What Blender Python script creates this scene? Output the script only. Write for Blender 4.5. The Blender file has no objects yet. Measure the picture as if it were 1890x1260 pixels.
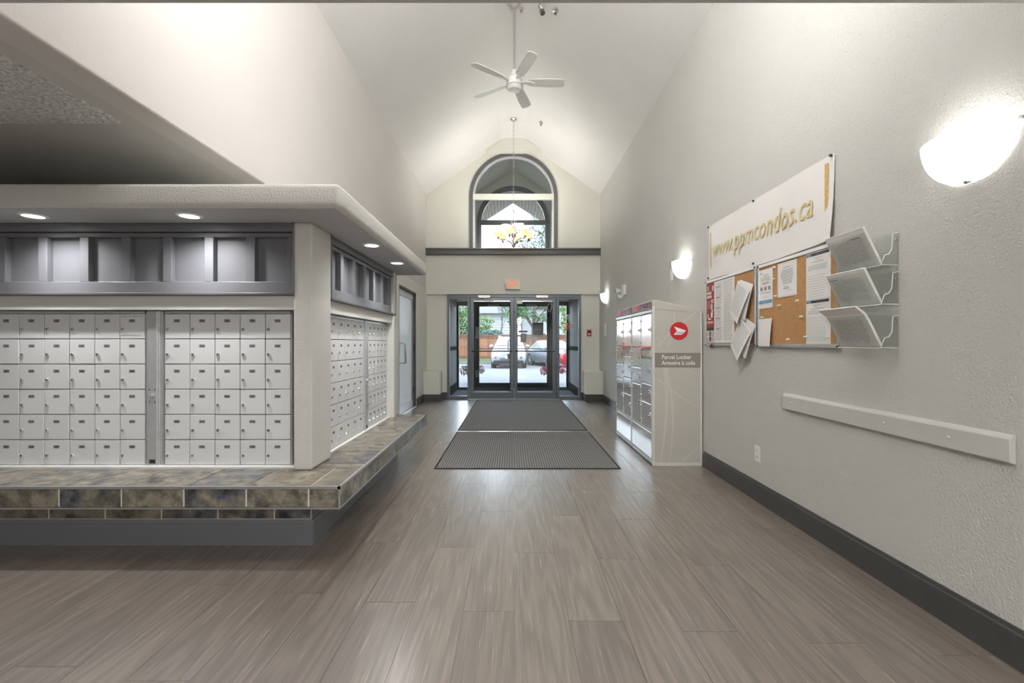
import bpy, bmesh, math, random
from mathutils import Vector, Matrix
R = random.Random(7)
PI = math.pi
sc = bpy.context.scene
COL = sc.collection

# ------------------------------------------------------------------ camera, world, light, exposure
F = 850.0                                   # focal length in pixels of a 1890 px wide frame
cd = bpy.data.cameras.new('camera')
cam = bpy.data.objects.new('camera', cd)
COL.objects.link(cam)
cam.location = (0, 0, 1.2)
cam.rotation_euler = (PI / 2, 0, 0)
cd.sensor_width = 36
cd.lens = 36 * F / 1890
cd.shift_y = 3 / 1890
cd.clip_start = 0.05
cd.clip_end = 300
sc.camera = cam
sc.view_settings.view_transform = 'Standard'
sc.view_settings.look = 'None'
sc.view_settings.exposure = 1.0
sc.view_settings.gamma = 1.0
sc.view_settings.use_curve_mapping = False

world = bpy.data.worlds.new('overcast_sky')
sc.world = world
world.use_nodes = True
wn = world.node_tree
wn.nodes.clear()
wo = wn.nodes.new('ShaderNodeOutputWorld')
wb = wn.nodes.new('ShaderNodeBackground')
wt = wn.nodes.new('ShaderNodeTexCoord')
wx = wn.nodes.new('ShaderNodeSeparateXYZ')
wr = wn.nodes.new('ShaderNodeValToRGB')
wr.color_ramp.elements[0].position = 0.0
wr.color_ramp.elements[0].color = (0.92, 0.95, 1.0, 1)
wr.color_ramp.elements[1].position = 0.6
wr.color_ramp.elements[1].color = (0.62, 0.74, 0.98, 1)
wn.links.new(wt.outputs['Generated'], wx.inputs[0])
wn.links.new(wx.outputs['Z'], wr.inputs[0])
wn.links.new(wr.outputs[0], wb.inputs[0])
wb.inputs[1].default_value = 4.6
wn.links.new(wb.outputs[0], wo.inputs[0])

sd = bpy.data.lights.new('sun', 'SUN')
sd.energy = 2.2
sd.angle = 0.5
sd.color = (1.0, 0.96, 0.9)
sun = bpy.data.objects.new('sun', sd)
COL.objects.link(sun)
sun.rotation_euler = (math.radians(38), math.radians(12), math.radians(25))

def lamp(name, kind, loc, energy, color=(1, .985, .97), size=.05, parent=None, rot=None, spot=None):
    d = bpy.data.lights.new(name, kind)
    d.energy = energy
    d.color = color
    if kind == 'AREA':
        d.shape = 'DISK'
        d.size = size
    else:
        d.shadow_soft_size = size
    if spot:
        d.spot_size = spot
        d.spot_blend = 1.0
    o = bpy.data.objects.new(name, d)
    COL.objects.link(o)
    o.location = loc
    if rot:
        o.rotation_euler = rot
    o.parent = parent
    return o

# ------------------------------------------------------------------ helpers
class MB:
    def __init__(s):
        s.v, s.f, s.m = [], [], []
    def poly(s, pts, mi=0):
        b = len(s.v)
        s.v += [tuple(p) for p in pts]
        s.f.append(tuple(range(b, b + len(pts))))
        s.m.append(mi)
        return s
    def raw(s, vs, fs, mi=0):
        b = len(s.v)
        s.v += [tuple(p) for p in vs]
        for f in fs:
            s.f.append(tuple(i + b for i in f))
            s.m.append(mi)
        return s
    def box(s, x0, x1, y0, y1, z0, z1, mi=0):
        vs = [(x0, y0, z0), (x1, y0, z0), (x1, y1, z0), (x0, y1, z0), (x0, y0, z1), (x1, y0, z1), (x1, y1, z1), (x0, y1, z1)]
        return s.raw(vs, [(0, 3, 2, 1), (4, 5, 6, 7), (0, 1, 5, 4), (1, 2, 6, 5), (2, 3, 7, 6), (3, 0, 4, 7)], mi)
    def prism(s, pts, d, mi=0):
        n = len(pts)
        d = Vector(d)
        vs = [Vector(p) for p in pts] + [Vector(p) + d for p in pts]
        fs = [tuple(range(n))[::-1], tuple(range(n, 2 * n))] + [(i, (i + 1) % n, n + (i + 1) % n, n + i) for i in range(n)]
        return s.raw(vs, fs, mi)
    def cyl(s, p0, p1, r0, r1=None, n=12, mi=0, caps=True):
        r1 = r0 if r1 is None else r1
        p0, p1 = Vector(p0), Vector(p1)
        a = (p1 - p0).normalized()
        u = a.orthogonal().normalized()
        w = a.cross(u)
        vs = []
        for p, r in ((p0, r0), (p1, r1)):
            vs += [p + (u * math.cos(2 * PI * i / n) + w * math.sin(2 * PI * i / n)) * r for i in range(n)]
        fs = [(i, (i + 1) % n, n + (i + 1) % n, n + i) for i in range(n)]
        if caps:
            fs += [tuple(range(n))[::-1], tuple(range(n, 2 * n))]
        return s.raw(vs, fs, mi)
    def lathe(s, c, prof, n=16, axis='z', mi=0):
        c = Vector(c)
        vs = []
        for r, h in prof:
            for i in range(n):
                a = 2 * PI * i / n
                x, y = r * math.cos(a), r * math.sin(a)
                vs.append(c + Vector({'z': (x, y, h), 'y': (x, h, y), 'x': (h, x, y)}[axis]))
        fs = []
        for k in range(len(prof) - 1):
            for i in range(n):
                j = (i + 1) % n
                fs.append((k * n + i, k * n + j, (k + 1) * n + j, (k + 1) * n + i))
        return s.raw(vs, fs, mi)
    def tube(s, path, r, n=8, mi=0, closed=False):
        P = [Vector(p) for p in path]
        m = len(P)
        vs = []
        ref = None
        for i in range(m):
            if closed:
                t = (P[(i + 1) % m] - P[i - 1]).normalized()
            else:
                t = (P[min(i + 1, m - 1)] - P[max(i - 1, 0)]).normalized()
            if ref is None:
                ref = t.orthogonal().normalized()
            u = (ref - t * ref.dot(t)).normalized()
            ref = u
            w = t.cross(u)
            rr = r[i] if isinstance(r, (list, tuple)) else r
            vs += [P[i] + (u * math.cos(2 * PI * k / n) + w * math.sin(2 * PI * k / n)) * rr for k in range(n)]
        fs = []
        for i in range(m if closed else m - 1):
            j = (i + 1) % m
            for k in range(n):
                l = (k + 1) % n
                fs.append((i * n + k, i * n + l, j * n + l, j * n + k))
        if not closed:
            fs += [tuple(range(n))[::-1], tuple(range((m - 1) * n, m * n))]
        return s.raw(vs, fs, mi)
    def sphere(s, c, rx, ry=None, rz=None, n=12, mi=0):
        ry = ry or rx
        rz = rz or rx
        h = max(4, n // 2)
        vs, fs = [], []
        for k in range(h + 1):
            b = -PI / 2 + PI * k / h
            for i in range(n):
                a = 2 * PI * i / n
                vs.append((c[0] + rx * math.cos(b) * math.cos(a), c[1] + ry * math.cos(b) * math.sin(a), c[2] + rz * math.sin(b)))
        for k in range(h):
            for i in range(n):
                j = (i + 1) % n
                fs.append((k * n + i, k * n + j, (k + 1) * n + j, (k + 1) * n + i))
        return s.raw(vs, fs, mi)
    def text(s, txt, size, o, mi=0, align='LEFT', shear=0.0, sx=1.0, bold=0.0, mirror=False):
        # lettering facing -y, standing in the x-z plane
        cu = bpy.data.curves.new('lettering', 'FONT')
        cu.body = txt
        cu.size = size
        cu.align_x = align
        cu.shear = shear
        cu.offset = bold
        cu.resolution_u = 2
        ob = bpy.data.objects.new('lettering', cu)
        COL.objects.link(ob)
        dg = bpy.context.evaluated_depsgraph_get()
        me = bpy.data.meshes.new_from_object(ob.evaluated_get(dg))
        k = -1 if mirror else 1
        s.raw([(o[0] + k * sx * v.co.x, o[1], o[2] + v.co.y) for v in me.vertices], [tuple(p.vertices) for p in me.polygons], mi)
        bpy.data.objects.remove(ob)
        bpy.data.curves.remove(cu)
        bpy.data.meshes.remove(me)
        return s
    def mesh(s, name, mats, smooth=False, bevel=0, seg=2, recalc=True):
        me = bpy.data.meshes.new(name)
        me.from_pydata(s.v, [], s.f)
        for mm in (mats if isinstance(mats, (list, tuple)) else [mats]):
            me.materials.append(M[mm])
        me.polygons.foreach_set('material_index', s.m)
        bm = bmesh.new()
        bm.from_mesh(me)
        if smooth or bevel:
            bmesh.ops.remove_doubles(bm, verts=bm.verts, dist=1e-5)
        if recalc:
            bmesh.ops.recalc_face_normals(bm, faces=bm.faces)
        if bevel:
            es = [e for e in bm.edges if len(e.link_faces) == 2 and e.calc_face_angle(0) > 0.5]
            bmesh.ops.bevel(bm, geom=es, offset=bevel, segments=seg, affect='EDGES', profile=0.5)
        bm.to_mesh(me)
        bm.free()
        if smooth:
            for p in me.polygons:
                p.use_smooth = True
            try:
                me.set_sharp_from_angle(angle=math.radians(40))
            except Exception:
                pass
        me.update()
        return me
    def build(s, name, mats, parent=None, loc=(0, 0, 0), rotz=0, **kw):
        return obj(name, s.mesh(name, mats, **kw), parent, loc, rotz)

def obj(name, me, parent=None, loc=(0, 0, 0), rotz=0):
    o = bpy.data.objects.new(name, me)
    COL.objects.link(o)
    o.parent = parent
    o.location = loc
    o.rotation_euler = (0, 0, rotz)
    return o

def tag(o, label=None, cat=None, group=None, kind=None):
    if label:
        o['label'] = label
    if cat:
        o['category'] = cat
    if group:
        o['group'] = group
    if kind:
        o['kind'] = kind
    return o

def thing(name, label, cat, loc=(0, 0, 0), rotz=0, group=None):
    o = obj(name, None, None, loc, rotz)
    o.empty_display_size = .1
    return tag(o, label, cat, group)

def struct(mb, name, mats, label, cat, **kw):
    return tag(mb.build(name, mats, **kw), label, cat, kind='structure')

def box(x0, x1, y0, y1, z0, z1):
    return MB().box(x0, x1, y0, y1, z0, z1)

# ------------------------------------------------------------------ materials
M = {}

def nodes(name):
    m = bpy.data.materials.new(name)
    m.use_nodes = True
    nt = m.node_tree
    return m, nt, nt.nodes['Principled BSDF'], nt.nodes['Material Output']

def mat(name, col, rough=.5, metal=0.0, bump=None, var=.04, vscale=6.0, spec=.5, emit=None, coat=0, alpha=None, rnd=0.0):
    m, nt, p, out = nodes(name)
    N, L = nt.nodes.new, nt.links.new
    tc = N('ShaderNodeTexCoord')
    nz = N('ShaderNodeTexNoise')
    nz.inputs['Scale'].default_value = vscale
    nz.inputs['Detail'].default_value = 3
    L(tc.outputs['Object'], nz.inputs['Vector'])
    mr = N('ShaderNodeMapRange')
    mr.inputs['From Min'].default_value = .3
    mr.inputs['From Max'].default_value = .7
    mr.inputs['To Min'].default_value = 1 - var
    mr.inputs['To Max'].default_value = 1 + var
    L(nz.outputs['Fac'], mr.inputs['Value'])
    val = mr.outputs[0]
    if rnd:
        oi = N('ShaderNodeObjectInfo')
        m2 = N('ShaderNodeMapRange')
        m2.inputs['To Min'].default_value = 1 - rnd
        m2.inputs['To Max'].default_value = 1 + rnd
        L(oi.outputs['Random'], m2.inputs['Value'])
        mu = N('ShaderNodeMath')
        mu.operation = 'MULTIPLY'
        L(val, mu.inputs[0])
        L(m2.outputs[0], mu.inputs[1])
        val = mu.outputs[0]
    vm = N('ShaderNodeVectorMath')
    vm.operation = 'SCALE'
    vm.inputs[0].default_value = col
    L(val, vm.inputs['Scale'])
    L(vm.outputs[0], p.inputs['Base Color'])
    p.inputs['Roughness'].default_value = rough
    p.inputs['Metallic'].default_value = metal
    p.inputs['Specular IOR Level'].default_value = spec
    p.inputs['Coat Weight'].default_value = coat
    if emit:
        p.inputs['Emission Color'].default_value = (*emit[0], 1)
        p.inputs['Emission Strength'].default_value = emit[1]
    if bump:
        bz = N('ShaderNodeTexNoise')
        bz.inputs['Scale'].default_value = bump[0]
        bz.inputs['Detail'].default_value = 2
        L(tc.outputs['Object'], bz.inputs['Vector'])
        bu = N('ShaderNodeBump')
        bu.inputs['Strength'].default_value = bump[1]
        bu.inputs['Distance'].default_value = bump[2] if len(bump) > 2 else .004
        L(bz.outputs['Fac'], bu.inputs['Height'])
        L(bu.outputs[0], p.inputs['Normal'])
    M[name] = m
    return m

def glass(name, tint=(1, 1, 1), refl=.06, rough=0.0, frost=0.0):
    m, nt, p, out = nodes(name)
    N, L = nt.nodes.new, nt.links.new
    nt.nodes.remove(p)
    tr = N('ShaderNodeBsdfTransparent')
    tr.inputs[0].default_value = (*tint, 1)
    gl = N('ShaderNodeBsdfGlossy')
    gl.inputs['Roughness'].default_value = rough
    lw = N('ShaderNodeLayerWeight')
    mx = N('ShaderNodeMixShader')
    pw = N('ShaderNodeMath')
    pw.operation = 'POWER'
    pw.inputs[1].default_value = 4.5
    L(lw.outputs['Facing'], pw.inputs[0])
    mu = N('ShaderNodeMath')
    mu.operation = 'MULTIPLY_ADD'
    mu.inputs[1].default_value = .8
    mu.inputs[2].default_value = refl
    mu.use_clamp = True
    L(pw.outputs[0], mu.inputs[0])
    L(mu.outputs[0], mx.inputs[0])
    L(tr.outputs[0], mx.inputs[1])
    L(gl.outputs[0], mx.inputs[2])
    last = mx
    if frost:
        df = N('ShaderNodeBsdfDiffuse')
        nz = N('ShaderNodeTexNoise')
        nz.inputs['Scale'].default_value = 3
        cr = N('ShaderNodeMix')
        cr.data_type = 'RGBA'
        cr.inputs[6].default_value = (.84, .87, .89, 1)
        cr.inputs[7].default_value = (.92, .94, .95, 1)
        L(nz.outputs['Fac'], cr.inputs[0])
        L(cr.outputs[2], df.inputs[0])
        m2 = N('ShaderNodeMixShader')
        m2.inputs[0].default_value = frost
        L(mx.outputs[0], m2.inputs[1])
        L(df.outputs[0], m2.inputs[2])
        last = m2
    L(last.outputs[0], out.inputs[0])
    M[name] = m

WALL = (.56, .555, .525)
mat('wall_paint', WALL, .7, bump=(110, .7, .007), var=.015, vscale=1.5)
mat('wall_warm', (.63, .60, .575), .75, bump=(120, .22, .005), var=.015, vscale=1.5)
mat('back_paint', (.70, .695, .63), .75, bump=(120, .15, .004), var=.015, vscale=1.5)
mat('ceiling_paint', (.78, .775, .75), .85, bump=(90, .5, .006), var=.015, vscale=2)
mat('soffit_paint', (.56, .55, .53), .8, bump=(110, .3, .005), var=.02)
mat('popcorn', (.80, .80, .79), .9, bump=(55, 1.0, .05), var=.28, vscale=55)
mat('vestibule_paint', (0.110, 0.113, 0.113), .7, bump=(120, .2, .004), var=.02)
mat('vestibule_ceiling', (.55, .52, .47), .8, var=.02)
mat('dark_trim', (.058, .056, .055), .38, var=.08, vscale=12)
mat('dark_trim_light', (.10, .10, .10), .4, var=.06)
mat('panel_grey', (.15, .153, .167), .38, var=.03, vscale=8)
mat('white_trim', (.78, .78, .76), .5, var=.02)
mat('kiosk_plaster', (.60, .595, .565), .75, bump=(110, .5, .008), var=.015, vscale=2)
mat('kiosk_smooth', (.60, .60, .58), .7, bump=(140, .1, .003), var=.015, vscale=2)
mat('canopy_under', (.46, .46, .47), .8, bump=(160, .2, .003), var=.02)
mat('mailbox_white', (.66, .665, .67), .42, var=.02, rnd=.02)
mat('mail_gap', (.02, .02, .022), .6)
mat('aluminium', (.62, .63, .64), .32, .85, var=.04, vscale=25)
mat('brushed', (0.575, 0.592, 0.609), .38, .55, var=.05, vscale=20)
mat('chrome', (.8, .8, .8), .12, 1.0, var=.02)
mat('steel_mirror', (.88, .885, .885), .12, .55, bump=(6, .08, .02), var=.03, vscale=3)
mat('plate_grey', (.24, .24, .24), .5)
mat('ink', (.02, .02, .022), .6)
mat('ink_soft', (.27, .27, .28), .7)
mat('ink_faint', (.46, .455, .44), .7)
mat('white', (.82, .82, .81), .5, var=.015)
mat('paper', (.80, .79, .77), .75, var=.02, vscale=9)
mat('paper_cool', (.72, .75, .77), .75, var=.02, vscale=9)
mat('black', (.012, .012, .013), .4)
mat('matte_black', (.010, .011, .013), .95, spec=.05)
mat('rail_paint', (.56, .555, .525), .5, var=.03)
mat('door_silver', (.58, .60, .63), .35, .25, var=.03)
mat('black_metal', (.022, .02, .02), .32, .3, var=.1)
mat('rubber', (.025, .025, .027), .75)
mat('storefront', (.155, .175, .20), .34, .45, var=.05, vscale=15)
mat('storefront_dark', (.085, .095, .11), .35, .4, var=.05)
mat('cork', (.46, .255, .11), .85, bump=(180, .5, .003), var=.18, vscale=130)
mat('banner', (.82, .79, .77), .22, var=.01)
mat('banner_ink', (.66, .55, .27), .35, var=.05)
mat('gold', (.62, .42, .16), .4, var=.2, vscale=60)
mat('red', (.56, .02, .025), .45)
mat('poster_red', (.30, .035, .03), .5, var=.4, vscale=7)
mat('poster_plum', (.14, .05, .07), .5, var=.3, vscale=7)
mat('pink', (.62, .33, .36), .5, var=.2, vscale=20)
mat('blue_ink', (.16, .32, .50), .5, var=.2, vscale=40)
mat('red_ink', (.55, .12, .10), .5)
mat('mulberry', (.13, .05, .10), .35, var=.5, vscale=30)
mat('locker_beige', (.47, .455, .405), .4, var=.02)
mat('locker_edge', (.60, .60, .56), .35, var=.03)
mat('locker_ribbon', (.53, .515, .465), .4, var=.04)
mat('locker_band', (.245, .22, .19), .45, var=.03)
mat('shade_on', (.9, .9, .88), .35, emit=((1, .985, .95), 1.3))
mat('lens_on', (.9, .9, .9), .4, emit=((1, .97, .92), 4.0))
mat('alabaster', (.60, .56, .44), .4, var=.08, vscale=20)
nt = M['alabaster'].node_tree
tl, mx_ = nt.nodes.new('ShaderNodeBsdfTranslucent'), nt.nodes.new('ShaderNodeMixShader')
tl.inputs[0].default_value = (.60, .54, .40, 1)
mx_.inputs[0].default_value = .3
nt.links.new(nt.nodes['Principled BSDF'].outputs[0], mx_.inputs[1])
nt.links.new(tl.outputs[0], mx_.inputs[2])
nt.links.new(mx_.outputs[0], nt.nodes['Material Output'].inputs[0])
mat('nickel', (.55, .54, .52), .3, .8)
mat('bronze', (.16, .14, .12), .4, .6)
mat('fan_white', (.80, .80, .78), .35, var=.01)
mat('exit_face', (.78, .70, .55), .5)
mat('exit_red', (.85, .22, .14), .5, emit=((1, .22, .12), .35))
mat('plastic_white', (.78, .78, .75), .4, var=.01)
mat('grout', (.66, .66, .63), .9)
mat('mat_base', (.02, .02, .021), .8)
mat('vest_mat', (.045, .05, .06), .95, bump=(300, .6, .004), var=.15, vscale=80)
mat('car_white', (0.224, 0.230, 0.238), .25, coat=.6, var=.01)
mat('car_red', (0.226, 0.004, 0.011), .25, coat=.6, var=.02)
mat('car_glass', (.15, .17, .19), .15, .1, var=.1, vscale=2)
mat('car_glass_dark', (.05, .06, .07), .1, var=.1)
mat('plate_green', (.45, .55, .48), .5)
mat('lamp_clear', (.6, .63, .66), .15)
mat('asphalt', (0.122, 0.119, 0.114), .95, bump=(60, .4), var=.1, vscale=2)
mat('concrete', (0.131, 0.129, 0.123), .9, bump=(80, .3), var=.06, vscale=3)
mat('grass', (0.062, 0.078, 0.021), .95, var=.5, vscale=9, bump=(50, 1, .05))
mat('cedar', (0.164, 0.066, 0.028), .8, var=.35, vscale=9, rnd=.25)
mat('cedar_dark', (0.097, 0.039, 0.020), .8, var=.25)
mat('siding', (0.288, 0.292, 0.292), .7, var=.02)
mat('bark', (0.066, 0.047, 0.039), .95, var=.3, vscale=12, bump=(30, 1, .03))
mat('bark_pale', (0.116, 0.097, 0.093), .95, var=.4, vscale=14)
mat('leaf_a', (0.066, 0.133, 0.027), .7, var=.5, vscale=4)
mat('leaf_b', (0.039, 0.085, 0.024), .7, var=.5, vscale=4)
mat('leaf_c', (0.109, 0.194, 0.039), .7, var=.4, vscale=4)
mat('leaf_spruce', (0.050, 0.101, 0.085), .8, var=.4, vscale=4)
mat('petal_red', (0.164, 0.016, 0.035), .6, var=.3, vscale=30)
mat('petal_cream', (0.214, 0.175, 0.140), .6, var=.3, vscale=30)
mat('soffit_plank', (0.298, 0.244, 0.216), .7, var=.12, vscale=18)
mat('ceramic_dark', (.05, .05, .055), .45)
mat('pin_white', (.85, .82, .72), .3)
glass('clear_glass', (.95, .97, .97), .03)
glass('arch_glass', (.90, .93, .92), .05)
glass('frosted_glass', (.75, .8, .82), .12, .05, .78)
glass('acrylic', (.97, .98, .975), .035)

def slate_material():
    m, nt, p, out = nodes('slate_tile')
    N, L = nt.nodes.new, nt.links.new
    tc, oi = N('ShaderNodeNewGeometry'), N('ShaderNodeObjectInfo')
    ml = N('ShaderNodeVectorMath')
    ml.operation = 'MULTIPLY_ADD'
    ml.inputs[1].default_value = (1, 1, 1)
    cb = N('ShaderNodeCombineXYZ')
    k = N('ShaderNodeMath')
    k.operation = 'MULTIPLY'
    k.inputs[1].default_value = 37
    L(oi.outputs['Random'], k.inputs[0])
    L(k.outputs[0], cb.inputs[0])
    L(k.outputs[0], cb.inputs[2])
    L(tc.outputs['Position'], ml.inputs[0])
    L(cb.outputs[0], ml.inputs[2])
    n1, n2, n3 = N('ShaderNodeTexNoise'), N('ShaderNodeTexNoise'), N('ShaderNodeTexNoise')
    for n, s_, d_ in ((n1, 6.5, 7), (n2, 13, 10), (n3, 40, 6)):
        n.inputs['Scale'].default_value = s_
        n.inputs['Detail'].default_value = d_
        n.inputs['Roughness'].default_value = .65
        L(ml.outputs[0], n.inputs['Vector'])
    ad = N('ShaderNodeMath')
    ad.operation = 'MULTIPLY_ADD'
    ad.inputs[1].default_value = .30
    L(oi.outputs['Random'], ad.inputs[0])
    sb = N('ShaderNodeMath')
    sb.operation = 'SUBTRACT'
    sb.inputs[1].default_value = .14
    L(n1.outputs['Fac'], sb.inputs[0])
    L(sb.outputs[0], ad.inputs[2])
    cr = N('ShaderNodeValToRGB')
    e = cr.color_ramp.elements
    e[0].position, e[0].color = .22, (.055, .065, .085, 1)
    e[1].position, e[1].color = .82, (.25, .16, .085, 1)
    for pos, c in ((.36, (.13, .135, .145, 1)), (.48, (.18, .165, .125, 1)), (.60, (.25, .225, .18, 1)), (.70, (.145, .115, .08, 1))):
        x = e.new(pos)
        x.color = c
    L(ad.outputs[0], cr.inputs[0])
    mr = N('ShaderNodeMapRange')
    mr.inputs['From Min'].default_value = .3
    mr.inputs['From Max'].default_value = .72
    mr.inputs['To Min'].default_value = .35
    mr.inputs['To Max'].default_value = 1.55
    L(n2.outputs['Fac'], mr.inputs['Value'])
    vm = N('ShaderNodeVectorMath')
    vm.operation = 'SCALE'
    L(cr.outputs[0], vm.inputs[0])
    L(mr.outputs[0], vm.inputs['Scale'])
    L(vm.outputs[0], p.inputs['Base Color'])
    p.inputs['Roughness'].default_value = .2
    bu = N('ShaderNodeBump')
    bu.inputs['Strength'].default_value = .35
    bu.inputs['Distance'].default_value = .006
    L(n3.outputs['Fac'], bu.inputs['Height'])
    L(bu.outputs[0], p.inputs['Normal'])
    M['slate_tile'] = m
slate_material()

def plank_material():
    m, nt, p, out = nodes('vinyl_plank')
    N, L = nt.nodes.new, nt.links.new
    ge, oi = N('ShaderNodeNewGeometry'), N('ShaderNodeObjectInfo')
    k = N('ShaderNodeMath')
    k.operation = 'MULTIPLY'
    k.inputs[1].default_value = 61
    L(oi.outputs['Random'], k.inputs[0])
    cb = N('ShaderNodeCombineXYZ')
    L(k.outputs[0], cb.inputs[0])
    L(k.outputs[0], cb.inputs[1])
    ad = N('ShaderNodeVectorMath')
    L(ge.outputs['Position'], ad.inputs[0])
    L(cb.outputs[0], ad.inputs[1])
    mp = N('ShaderNodeMapping')
    mp.inputs['Scale'].default_value = (9, .7, 1)
    L(ad.outputs[0], mp.inputs[0])
    warp = N('ShaderNodeTexNoise')
    warp.inputs['Scale'].default_value = .9
    warp.inputs['Detail'].default_value = 1.5
    L(mp.outputs[0], warp.inputs['Vector'])
    # cathedral grain: rings of the warped field
    rg = N('ShaderNodeMath')
    rg.operation = 'MULTIPLY'
    rg.inputs[1].default_value = 46
    L(warp.outputs['Fac'], rg.inputs[0])
    sn = N('ShaderNodeMath')
    sn.operation = 'SINE'
    L(rg.outputs[0], sn.inputs[0])
    mp2 = N('ShaderNodeMapping')
    mp2.inputs['Scale'].default_value = (150, 3.5, 1)
    L(ad.outputs[0], mp2.inputs[0])
    fine = N('ShaderNodeTexNoise')
    fine.inputs['Scale'].default_value = 1
    fine.inputs['Detail'].default_value = 4
    L(mp2.outputs[0], fine.inputs['Vector'])
    c1 = N('ShaderNodeMapRange')
    c1.inputs['From Min'].default_value = -1
    c1.inputs['To Min'].default_value = .80
    c1.inputs['To Max'].default_value = 1.06
    L(sn.outputs[0], c1.inputs['Value'])
    c2 = N('ShaderNodeMapRange')
    c2.inputs['From Min'].default_value = .3
    c2.inputs['From Max'].default_value = .7
    c2.inputs['To Min'].default_value = .78
    c2.inputs['To Max'].default_value = 1.15
    L(fine.outputs['Fac'], c2.inputs['Value'])
    c3 = N('ShaderNodeMapRange')
    c3.inputs['To Min'].default_value = .9
    c3.inputs['To Max'].default_value = 1.1
    L(oi.outputs['Random'], c3.inputs['Value'])
    a, b = N('ShaderNodeMath'), N('ShaderNodeMath')
    a.operation = b.operation = 'MULTIPLY'
    L(c1.outputs[0], a.inputs[0])
    L(c2.outputs[0], a.inputs[1])
    L(a.outputs[0], b.inputs[0])
    L(c3.outputs[0], b.inputs[1])
    vm = N('ShaderNodeVectorMath')
    vm.operation = 'SCALE'
    vm.inputs[0].default_value = (.205, .168, .142)
    L(b.outputs[0], vm.inputs['Scale'])
    L(vm.outputs[0], p.inputs['Base Color'])
    r = N('ShaderNodeMapRange')
    r.inputs['To Min'].default_value = .22
    r.inputs['To Max'].default_value = .30
    L(fine.outputs['Fac'], r.inputs['Value'])
    L(r.outputs[0], p.inputs['Roughness'])
    p.inputs['Specular IOR Level'].default_value = .8
    p.inputs['Coat Weight'].default_value = 1.0
    p.inputs['Coat IOR'].default_value = 1.6
    p.inputs['Coat Roughness'].default_value = .38
    bu = N('ShaderNodeBump')
    bu.inputs['Strength'].default_value = .10
    bu.inputs['Distance'].default_value = .002
    L(fine.outputs['Fac'], bu.inputs['Height'])
    L(bu.outputs[0], p.inputs['Normal'])
    M['vinyl_plank'] = m
plank_material()

def ribbed_mat_material():
    m, nt, p, out = nodes('ribbed_carpet')
    N, L = nt.nodes.new, nt.links.new
    ge = N('ShaderNodeNewGeometry')
    w1, w2 = N('ShaderNodeTexWave'), N('ShaderNodeTexWave')
    w1.bands_direction, w2.bands_direction = 'X', 'Y'
    w1.inputs['Scale'].default_value = 13
    w2.inputs['Scale'].default_value = 9
    for w in (w1, w2):
        w.inputs['Distortion'].default_value = .4
        L(ge.outputs['Position'], w.inputs['Vector'])
    mu = N('ShaderNodeMath')
    mu.operation = 'MULTIPLY'
    L(w1.outputs['Fac'], mu.inputs[0])
    L(w2.outputs['Fac'], mu.inputs[1])
    cr = N('ShaderNodeValToRGB')
    cr.color_ramp.elements[0].color = (.09, .09, .09, 1)
    cr.color_ramp.elements[1].color = (.36, .36, .355, 1)
    cr.color_ramp.elements[1].position = .7
    L(mu.outputs[0], cr.inputs[0])
    L(cr.outputs[0], p.inputs['Base Color'])
    p.inputs['Roughness'].default_value = .95
    p.inputs['Specular IOR Level'].default_value = .2
    bu = N('ShaderNodeBump')
    bu.inputs['Strength'].default_value = .6
    bu.inputs['Distance'].default_value = .006
    L(mu.outputs[0], bu.inputs['Height'])
    L(bu.outputs[0], p.inputs['Normal'])
    M['ribbed_carpet'] = m
ribbed_mat_material()

# ------------------------------------------------------------------ the setting
XL, XR, YB, YF = -1.82, 1.87, 9.77, 1.585      # atrium walls, back wall plane, header of the low ceiling
ZL, ZE, ZT, XC = 2.37, 4.33, 5.48, .03        # low ceiling, eaves, flat of the vault, centre line
YD = 9.85                                     # plane of the inner doors
YO = 11.86                                    # plane of the outer doors
SL = (ZT - ZE) / (XR - XC - .19)

def roof(x):
    return min(ZT, ZE + SL * (XR - x), ZE + SL * (x - XL) * 1.0 + .02)

floor = struct(box(-4.7, 2.0, -3.6, 9.92, -.12, -.004), 'floor', 'vinyl_plank', 'brown grey wood look vinyl plank floor', 'floor')
pm = MB().box(-.5, .5, -.5, .5, -.5, .5).mesh('plank', 'vinyl_plank')
PW, PL = .232, 1.22
for i in range(23):
    x1 = XR - i * PW
    y = .55 - ((i * .47) % 1) * PL
    while y < YD:
        y0, y1 = max(y, .9), min(y + PL, 9.9)
        if y1 - y0 > .05:
            o = obj('plank', pm, floor, (x1 - PW / 2, (y0 + y1) / 2, -.0035))
            o.scale = (PW - .0016, y1 - y0 - .0018, .007)
        y += PL

w = struct(box(XR, XR + .15, -3.6, YD + .05, 0, ZE + .02), 'wall_right', 'wall_paint', 'long grey orange peel textured wall with sconces', 'wall')
struct(box(-1.98, XL, YF - .02, YB, ZL, ZE + .03), 'wall_left', 'wall_warm', 'tall pale upper wall above the mailbox canopy', 'wall', bevel=.012, seg=3)
# lower left wall with the opening of the side door
DY0, DY1, DZ = 7.42, 8.76, 2.15
lw = MB().box(-1.98, XL, 4.92, DY0, 0, ZL).box(-1.98, XL, DY1, YD, 0, ZL).box(-1.98, XL, DY0, DY1, DZ, ZL)
struct(lw, 'wall_left_lower', 'back_paint', 'pale wall around the side glass door', 'wall')
struct(box(-4.7, -1.98, 4.92, 5.04, 0, ZL), 'wall_alcove', 'wall_paint', 'grey wall closing the alcove behind the mailboxes', 'wall')
struct(box(-4.8, -4.68, -3.6, 5.04, 0, ZL), 'wall_far_left', 'wall_paint', 'grey wall at the end of the mail alcove', 'wall')
struct(box(-4.8, 2.02, -3.72, -3.6, 0, ZL), 'wall_rear', 'wall_paint', 'grey wall of the lobby behind the viewpoint', 'wall')

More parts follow.
